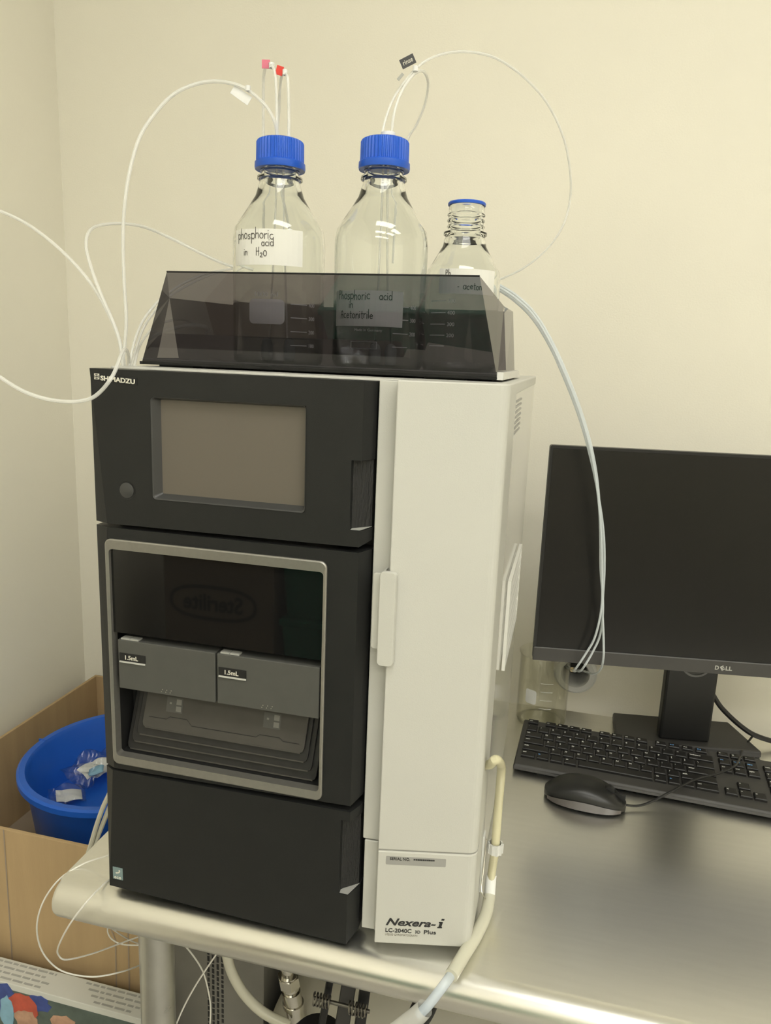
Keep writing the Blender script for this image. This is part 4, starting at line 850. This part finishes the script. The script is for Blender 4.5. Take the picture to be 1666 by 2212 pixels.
# ------------------------------------------------------------------ mouse
mc = Vector((.5300, .3500)); MYAW = math.radians(-6)
ms = thing('mouse', (mc.x, mc.y, 0), 'black optical wired mouse in front of the keyboard', 'computer mouse', rz=MYAW)
def mouse_shell():
    mb = MB(); rings = []; L_ = .0565; n = 24
    for k in range(15):
        t_ = -1 + 2 * k / 14; x = L_ * math.sin(t_ * math.pi / 2) * 1.0
        s = max(0.02, 1 - abs(x / L_) ** 2.6) ** .5
        wd = .0305 * s * (1 - .06 * t_); ht = (.0365 - .008 * max(0, t_) - .004 * max(0, -t_)) * (max(.03, 1 - abs(x / L_) ** 2.3)) ** .5
        ring = []
        for i in range(n):
            a = 2 * math.pi * i / n; c_, s_ = math.cos(a), math.sin(a)
            y = wd * math.copysign(abs(c_) ** .72, c_); z = (.012 + (ht - .012 if ht > .012 else .002) * abs(s_) ** .85) if s_ >= 0 else .012 - .0105 * abs(s_) ** .5
            ring.append((x, y, z))
        rings.append(ring)
    return mb.loft(rings)
sh = obj('shell', mouse_shell(), 'mouse_black', ms, local=True, shade=True)
sm = sh.modifiers.new('sub', 'SUBSURF'); sm.levels = 1; sm.render_levels = 1
# side grip: a slimmer glossy band along the near side
sg = MB(); pts_t = []; pts_b = []
for k in range(13):
    t_ = -1 + 2 * k / 12; x = .0505 * t_; s = (1 - abs(x / .0575) ** 2.6) ** .5; wd = .0311 * s * (1 - .06 * t_)
    pts_t.append((x, -wd * .995 - .0004, .0175 - .0085 * abs(t_) ** 2.0)); pts_b.append((x, -wd * .93 - .0006, .0035))
sg.add(pts_t + pts_b, [(i, 13 + i, 14 + i, i + 1) for i in range(12)])
obj('side_grip', sg, 'mouse_side', ms, local=True, shade=True, fix=False)
obj('scroll_wheel', MB().tube([(.032, -.0038, .0262), (.032, .0038, .0262)], .0072, n=20, sub=0), 'black_deep', ms, local=True, shade=True)
obj('button_seam', MB().box(.0395, .0545, -.0006, .0006, .0120, .0243), 'black_deep', ms, local=True)
obj('cable', MB().tube([tuple(ms_) for ms_ in PATHS['mouse_cable']], .0017, n=8), 'cable_black', ms, shade=True).matrix_parent_inverse = (Matrix.Translation((mc.x, mc.y, 0)) @ Matrix.Rotation(MYAW, 4, 'Z')).inverted()

# ------------------------------------------------------------------ beaker and wall ring behind the instrument
bl = (.4590, .585, 0.0)
bk = thing('beaker', bl, 'empty glass beaker on the table behind the keyboard', 'beaker')
obj('glass', MB().lathe([(.004, .003), (.036, .003), (.0425, .006), (.0425, .118), (.0445, .124), (.0450, .1255), (.0437, .1245), (.0412, .117), (.0412, .008), (.035, .0055), (.004, .0055)], 48, bl), 'beaker_glass', bk, shade=True)
obj('base_rim', MB().lathe([(.034, 0.0), (.0405, 0.0), (.0415, .004), (.034, .004)], 40, bl, closed=True), 'beaker_glass', bk, shade=True)
fb_ = cyl_map(bl, .0425, face_angle(bl))
graduations(fb_, bk, (.04, .055, .07, .085), -.004, .016)
cyl_round(fb_, -.030, -.010, .045, .070, .004, bk)

rg_ = thing('wall_grommet', (.5122, .70, .0690), 'round pale plastic cable grommet on the wall below the monitor corner', 'grommet')
prf = [(.0225, 0), (.0225, .055), (.0250, .060), (.0335, .060), (.0375, .056), (.0380, .030), (.0365, 0)]
ro_ = obj('ring', MB().lathe(prf, 40, (0, 0, 0), closed=True), 'ring_white', rg_, local=True, shade=True); ro_.matrix_local = Matrix.Rotation(math.radians(90), 4, 'X')
ri_ = obj('inner_disc', MB().lathe([(.002, .001), (.0222, .001), (.0222, .004), (.002, .004)], 32, (0, 0, 0)), 'ring_dark', rg_, local=True); ri_.matrix_local = Matrix.Rotation(math.radians(90), 4, 'X')

# ------------------------------------------------------------------ cardboard box with blue bin
bx0, bx1, by0, by1, bzt = -.500, -.075, .178, .688, -.100
cb = thing('cardboard_box', (-.29, .43, FLOOR), 'large open brown cardboard box on the floor left of the table', 'box')
th = .006
for nm, a in (('front_wall', (bx0, bx1, by0, by0 + th)), ('back_wall', (bx0, bx1, by1 - th, by1)), ('side_wall', (bx0, bx0 + th, by0 + th, by1 - th)), ('side_wall', (bx1 - th, bx1, by0 + th, by1 - th))):
    obj(nm, MB().box(a[0], a[1], a[2], a[3], FLOOR, bzt), 'cardboard', cb, bevel=.001)
obj('packing_insert', MB().box(bx0 + th, bx1 - th, by0 + th, by1 - th, -.300, -.285), 'cardboard_dark', cb)
for (x, z, x2, z2) in ((-.130, -.215, -.118, -.245), (-.118, -.245, -.120, -.33), (-.095, -.10, -.098, -.33), (-.30, -.10, -.302, -.36)):
    cr_ = MB(); cr_.add([(x - .001, by0 - .0006, z), (x + .001, by0 - .0006, z), (x2 + .001, by0 - .0006, z2), (x2 - .001, by0 - .0006, z2)], [(0, 1, 2, 3)])
    obj('crease', cr_, 'cardboard_dark', cb, fix=False)
bc = (-.248, .405, -.285)
bn = thing('blue_bin', bc, 'round blue plastic bin standing inside the cardboard box', 'bin')
obj('bucket', MB().lathe([(.004, 0), (.130, 0), (.136, .004), (.156, .178), (.1590, .182), (.1660, .183), (.1690, .181), (.1690, .190), (.1650, .193), (.1560, .1925), (.1520, .186), (.1440, .108), (.140, .100), (.004, .098)], 64, bc), 'bin_blue', bn, shade=True)
obj('seam', MB().box(bc[0] - .1700, bc[0] - .1560, bc[1] - .0016, bc[1] + .0010, bc[2] + .180, bc[2] + .1935), 'bin_blue', bn)
obj('side_boss', MB().cyl((bc[0] + .045, bc[1] - .138, bc[2] + .085), (bc[0] + .052, bc[1] - .156, bc[2] + .085), .030, 28), 'bin_blue', bn)

def crumple(name, c, sx, sy, amp, m, rz, seed, tilt_=(0, 0), parent=None, nx=22, ny=16):
    rng = random.Random(seed); ph = [(rng.uniform(20, 90), rng.uniform(20, 90), rng.uniform(0, 6.3)) for _ in range(9)]
    mb = MB(); vs = []
    for layer in (0, 1):
        for j in range(ny + 1):
            for i in range(nx + 1):
                u_, v_ = (i / nx - .5), (j / ny - .5); x, y = u_ * sx, v_ * sy
                edge = max(0, 1 - (2 * abs(u_)) ** 6) * max(0, 1 - (2 * abs(v_)) ** 6)
                h = sum(math.sin(a * x * 2 + b * y * 2 + p) * (1 if k % 2 else -1) for k, (a, b, p) in enumerate(ph)) / 9 * amp
                h2 = abs(math.sin(ph[0][0] * x * 1.7 + ph[1][1] * y + .7)) * amp * .6
                z = (h + h2) + (1 if layer else -1) * edge * amp * .55
                X = x * math.cos(rz) - y * math.sin(rz); Y = x * math.sin(rz) + y * math.cos(rz)
                vs.append((c[0] + X, c[1] + Y, c[2] + z + tilt_[0] * X + tilt_[1] * Y))
    k = (nx + 1) * (ny + 1); fs = []
    for j in range(ny):
        for i in range(nx):
            a = j * (nx + 1) + i; fs.append((a, a + 1, a + nx + 2, a + nx + 1)); fs.append((k + a, k + a + nx + 1, k + a + nx + 2, k + a + 1))
    bd = [i for i in range(nx + 1)] + [j * (nx + 1) + nx for j in range(1, ny + 1)] + [ny * (nx + 1) + i for i in range(nx - 1, -1, -1)] + [j * (nx + 1) for j in range(ny - 1, 0, -1)]
    for a, b in zip(bd, bd[1:] + bd[:1]): fs.append((a, k + a, k + b, b))
    mb.add(vs, fs)
    return obj(name, mb, m, parent, shade=False)
bg = tag(crumple('plastic_bag', (-.328, .452, -.158), .128, .056, .016, 'bag_film', math.radians(66), 3, (-.25, .10)), 'crumpled clear plastic bag with paper lying in the blue bin', 'plastic bag')
crumple('paper_insert', (-.323, .460, -.160), .095, .036, .008, 'paper', math.radians(66), 5, (-.25, .10), bg)
crumple('blue_wrapper', (-.318, .425, -.150), .026, .020, .006, 'print_sky', math.radians(30), 4, (.0, .1), bg)
bg2 = tag(crumple('plastic_bag', (-.340, .372, -.172), .060, .042, .009, 'bag_film', math.radians(40), 8, (-.2, .05)), 'small flat clear bag nearest the bin rim', 'plastic bag')
crumple('paper_insert', (-.338, .374, -.173), .042, .028, .005, 'tag_white', math.radians(40), 9, (-.2, .05), bg2)

# ------------------------------------------------------------------ printed white carton in the lower left
pc = thing('printed_carton', (-.20, .12, FLOOR), 'white printed carton with coloured pictures beside the table leg', 'carton')
cx0, cx1, cy0, cy1, czt = -.42, -.030, .118, .156, -.302
obj('box_body', MB().box(cx0, cx1, cy0, cy1, FLOOR, czt), 'carton_white', pc, bevel=.001)
rng = random.Random(11)
for g0, g1 in ((-.37, -.20), (-.15, -.05)):
    for k in range(4):
        tl = MB(); x = g0 + .01 * k; y = .150 - k * .0085
        while x < g1 - .01 * (k % 2):
            ww = rng.uniform(.006, .018); tl.box(x, min(x + ww, g1), y - .0015, y + .0015, czt + .0002, czt + .0005); x += ww + .003
        obj('text_line', tl, 'print_soft', pc)
obj('colour_band', MB().box(cx0, cx1, cy0 - .0005, cy0 + .001, czt - .24, czt - .010), 'print_green', pc)
def blob(cx, cz, rx, rz_, m, seed):
    rng = random.Random(seed); n = 18
    poly = [(cx + rx * math.cos(2 * math.pi * i / n) * rng.uniform(.8, 1.15), cz + rz_ * math.sin(2 * math.pi * i / n) * rng.uniform(.8, 1.15)) for i in range(n)]
    obj('picture', MB().prism_y(poly, cy0 - .0008 - .0002 * seed, cy0), m, pc)
blob(-.275, -.330, .032, .030, 'print_navy', 1); blob(-.232, -.334, .026, .022, 'print_red', 3); blob(-.228, -.356, .020, .018, 'print_skin', 4)
blob(-.262, -.352, .012, .030, 'print_sky', 5); blob(-.205, -.322, .018, .014, 'print_navy', 2); blob(-.165, -.350, .022, .020, 'print_skin', 2); blob(-.085, -.345, .026, .018, 'print_navy', 6)

# ------------------------------------------------------------------ under the table
tc_ = thing('grey_carton', (.02, .36, FLOOR), 'dim carton printed with vertical lines of text under the table', 'carton')
gx0, gx1, gy0, gy1, gzt = -.060, .100, .215, .56, -.10
obj('box_body', MB().box(gx0, gx1, gy0, gy1, FLOOR, gzt), 'carton_grey', tc_, bevel=.001)
for k in range(4):
    tl = MB(); z = -.20 - .01 * k; x = .010 + k * .0075
    while z > -.42:
        hh = rng.uniform(.004, .010); tl.box(x, x + .0035, gy0 - .0006, gy0, z - hh, z); z -= hh + .003
    obj('text_line', tl, 'print_black', tc_)

cy = thing('carboy', (.30, .30, FLOOR), 'large cream plastic carboy standing under the table', 'carboy')
def rr2(x0, x1, y0_, y1_, r): return rrect(x0, x1, y0_, y1_, r, 5)
jug = MB().loft([[(x, y, z) for x, y in rr2(a, b, c, d, r)] for a, b, c, d, r, z in ((.125, .52, .165, .42, .03, FLOOR), (.110, .53, .15, .435, .05, FLOOR + .02), (.110, .53, .15, .435, .05, -.36), (.120, .52, .158, .427, .055, -.325), (.150, .49, .18, .40, .06, -.285), (.19, .45, .21, .37, .06, -.255), (.23, .41, .24, .35, .05, -.245))])
obj('jug', jug, 'jug_cream', cy, shade=True)
fa, fbm = Vector((.1720, .165, -.300)), Vector((.1560, .150, -.175))
dv = (fbm - fa)
ft_ = obj('fitting', MB().tube([fa + dv * t_ for t_ in (0, .08, .10, .40, .42, .44, .58, .60, .62, .78, .80, .9, 1.0)], lambda t_: .0, n=20, sub=0) if False else MB().loft([[tuple(fa + dv * t_ + Vector((math.cos(2 * math.pi * i / 20) * r_, math.sin(2 * math.pi * i / 20) * r_, 0))) for i in range(20)] for t_, r_ in ((0, .012), (.30, .0125), (.30, .0145), (.36, .0145), (.36, .0130), (.52, .0130), (.52, .0095), (.56, .0095), (.56, .0125), (.74, .0125), (.74, .0080), (.86, .0080), (.86, .0110), (1.0, .0110))]), 'chrome', cy, shade=True)
hx = fa + dv * .65
obj('hex_nut', MB().loft([[tuple(fa + dv * t_ + Vector((math.cos(math.pi / 3 * i) * .0148, math.sin(math.pi / 3 * i) * .0148, 0))) for i in range(6)] for t_ in (.60, .72)]), 'chrome', ft_)
hz = obj('hose', MB().tube(PATHS['carboy_hose'], .0068, n=12), 'tube_silicone', cy, shade=True)

kc = thing('spring_clamp', (.275, .03, -.045), 'black metal clamp with coil springs hanging under the table edge', 'clamp')
def bar(name, a, b, w_, d_, m, parent=kc):
    a = Vector(a); b = Vector(b); u_ = Vector((1, .25, 0)).normalized() * w_; v_ = (b - a).normalized().cross(u_).normalized() * d_
    return obj(name, MB().loft([[tuple(p + u_ * s1 + v_ * s2) for s1, s2 in ((-.5, -.5), (.5, -.5), (.5, .5), (-.5, .5))] for p in (a, b)]), m, parent, bevel=.001)
bar('jaw', (.262, .050, -.0145), (.240, .045, -.185), .008, .012, 'monitor_black'); bar('jaw', (.283, .050, -.0145), (.262, .050, -.200), .017, .006, 'kb_body'); bar('jaw', (.300, .050, -.0145), (.286, .045, -.185), .012, .014, 'monitor_black')
for cxs, czs in ((.2480, -.105), (.2900, -.105)):
    sp_ = []
    for k in range(64):
        a = k * .55; sp_.append((cxs - .010 + k * .00032, .030 + .0065 * math.cos(a), czs + .0065 * math.sin(a)))
    obj('coil_spring', MB().tube(sp_, .0010, n=6, sub=0), 'dark_steel', kc, shade=True)
obj('pivot', MB().cyl((.238, .031, -.105), (.304, .031, -.105), .0022, 14), 'dark_steel', kc, shade=True)
obj('round_pad', MB().lathe([(.002, 0), (.030, 0), (.034, .004), (.028, .012), (.002, .014)], 32, (.238, .050, -.185)), 'monitor_black', kc, shade=True)
lk = thing('hose_hook', (.372, .02, -.045), 'small black hook under the table rim beside the drain hose', 'hook')
obj('hook_body', MB().tube([(.372, .028, -.030), (.370, .020, -.055), (.364, .010, -.070), (.356, .006, -.085)], lambda t_: .010 + .003 * math.sin(t_ * 3.1), n=14), 'monitor_black', lk, shade=True)

# ------------------------------------------------------------------ behind the photographer (seen mirrored in the dark glass)
SY = -.85; BT = -.150
sk = thing('storage_table', (.05, SY - .2, FLOOR), 'low grey bench behind the photographer along the left wall', 'table')
obj('bench_top', MB().box(-.53, .36, SY - .40, SY + .02, BT - .03, BT), 'carton_grey', sk)
for lx in (-.50, .33):
    for ly in (SY - .37, SY - .01): obj('leg', MB().box(lx - .015, lx + .015, ly - .015, ly + .015, FLOOR, BT - .03), 'steel_leg', sk)
sb = thing('storage_carton', (-.29, SY - .15, BT), 'brown cardboard carton with an oval brand mark on the bench behind the photographer', 'carton')
obj('box_body', MB().box(-.425, -.150, SY - .30, SY, BT, .200), 'cardboard_dark', sb, bevel=.002)
ox, oz = -.300, .035
ovp = [(ox + .110 * math.copysign(abs(math.cos(a)) ** .75, math.cos(a)), oz + .043 * math.copysign(abs(math.sin(a)) ** .8, math.sin(a))) for a in [2 * math.pi * i / 40 for i in range(40)]]
ovi = [(ox + (x - ox) * .93, oz + (z - oz) * .80) for x, z in ovp]
obj('oval_mark', MB().add([(x, SY + .0006, z) for x, z in ovp] + [(x, SY + .0006, z) for x, z in ovi], [(i, (i + 1) % 40, 40 + (i + 1) % 40, 40 + i) for i in range(40)]), 'print_black', sb)
obj('brand_text', place(fit_width(text_mesh('Sterilite', .055, bold=.0015), .150), (ox + .075, SY + .0008, oz - .018), (-1, 0, 0), (0, 0, 1)), 'print_black', sb)
for k, x in enumerate((-.020, .225)):
    for j in range(2):
        zz = BT + j * .165
        gb = thing('green_crate', (x, SY - .16, zz), ('lower' if j == 0 else 'upper') + (' green plastic crate next to the brown carton on the bench' if k == 0 else ' green plastic crate at the bench end away from the carton'), 'crate', 'green crates on the bench behind the photographer')
        obj('crate_body', MB().loft([[(x + a * .105, SY - .16 + b * .14, zz) for a, b in ((-1, -1), (1, -1), (1, 1), (-1, 1))], [(x + a * .115, SY - .16 + b * .15, zz + .155) for a, b in ((-1, -1), (1, -1), (1, 1), (-1, 1))]]), 'bin_green', gb, bevel=.004)
        obj('crate_rim', MB().box(x - .120, x + .120, SY - .315, SY - .005, zz + .150, zz + .165), 'bin_green', gb, bevel=.003)
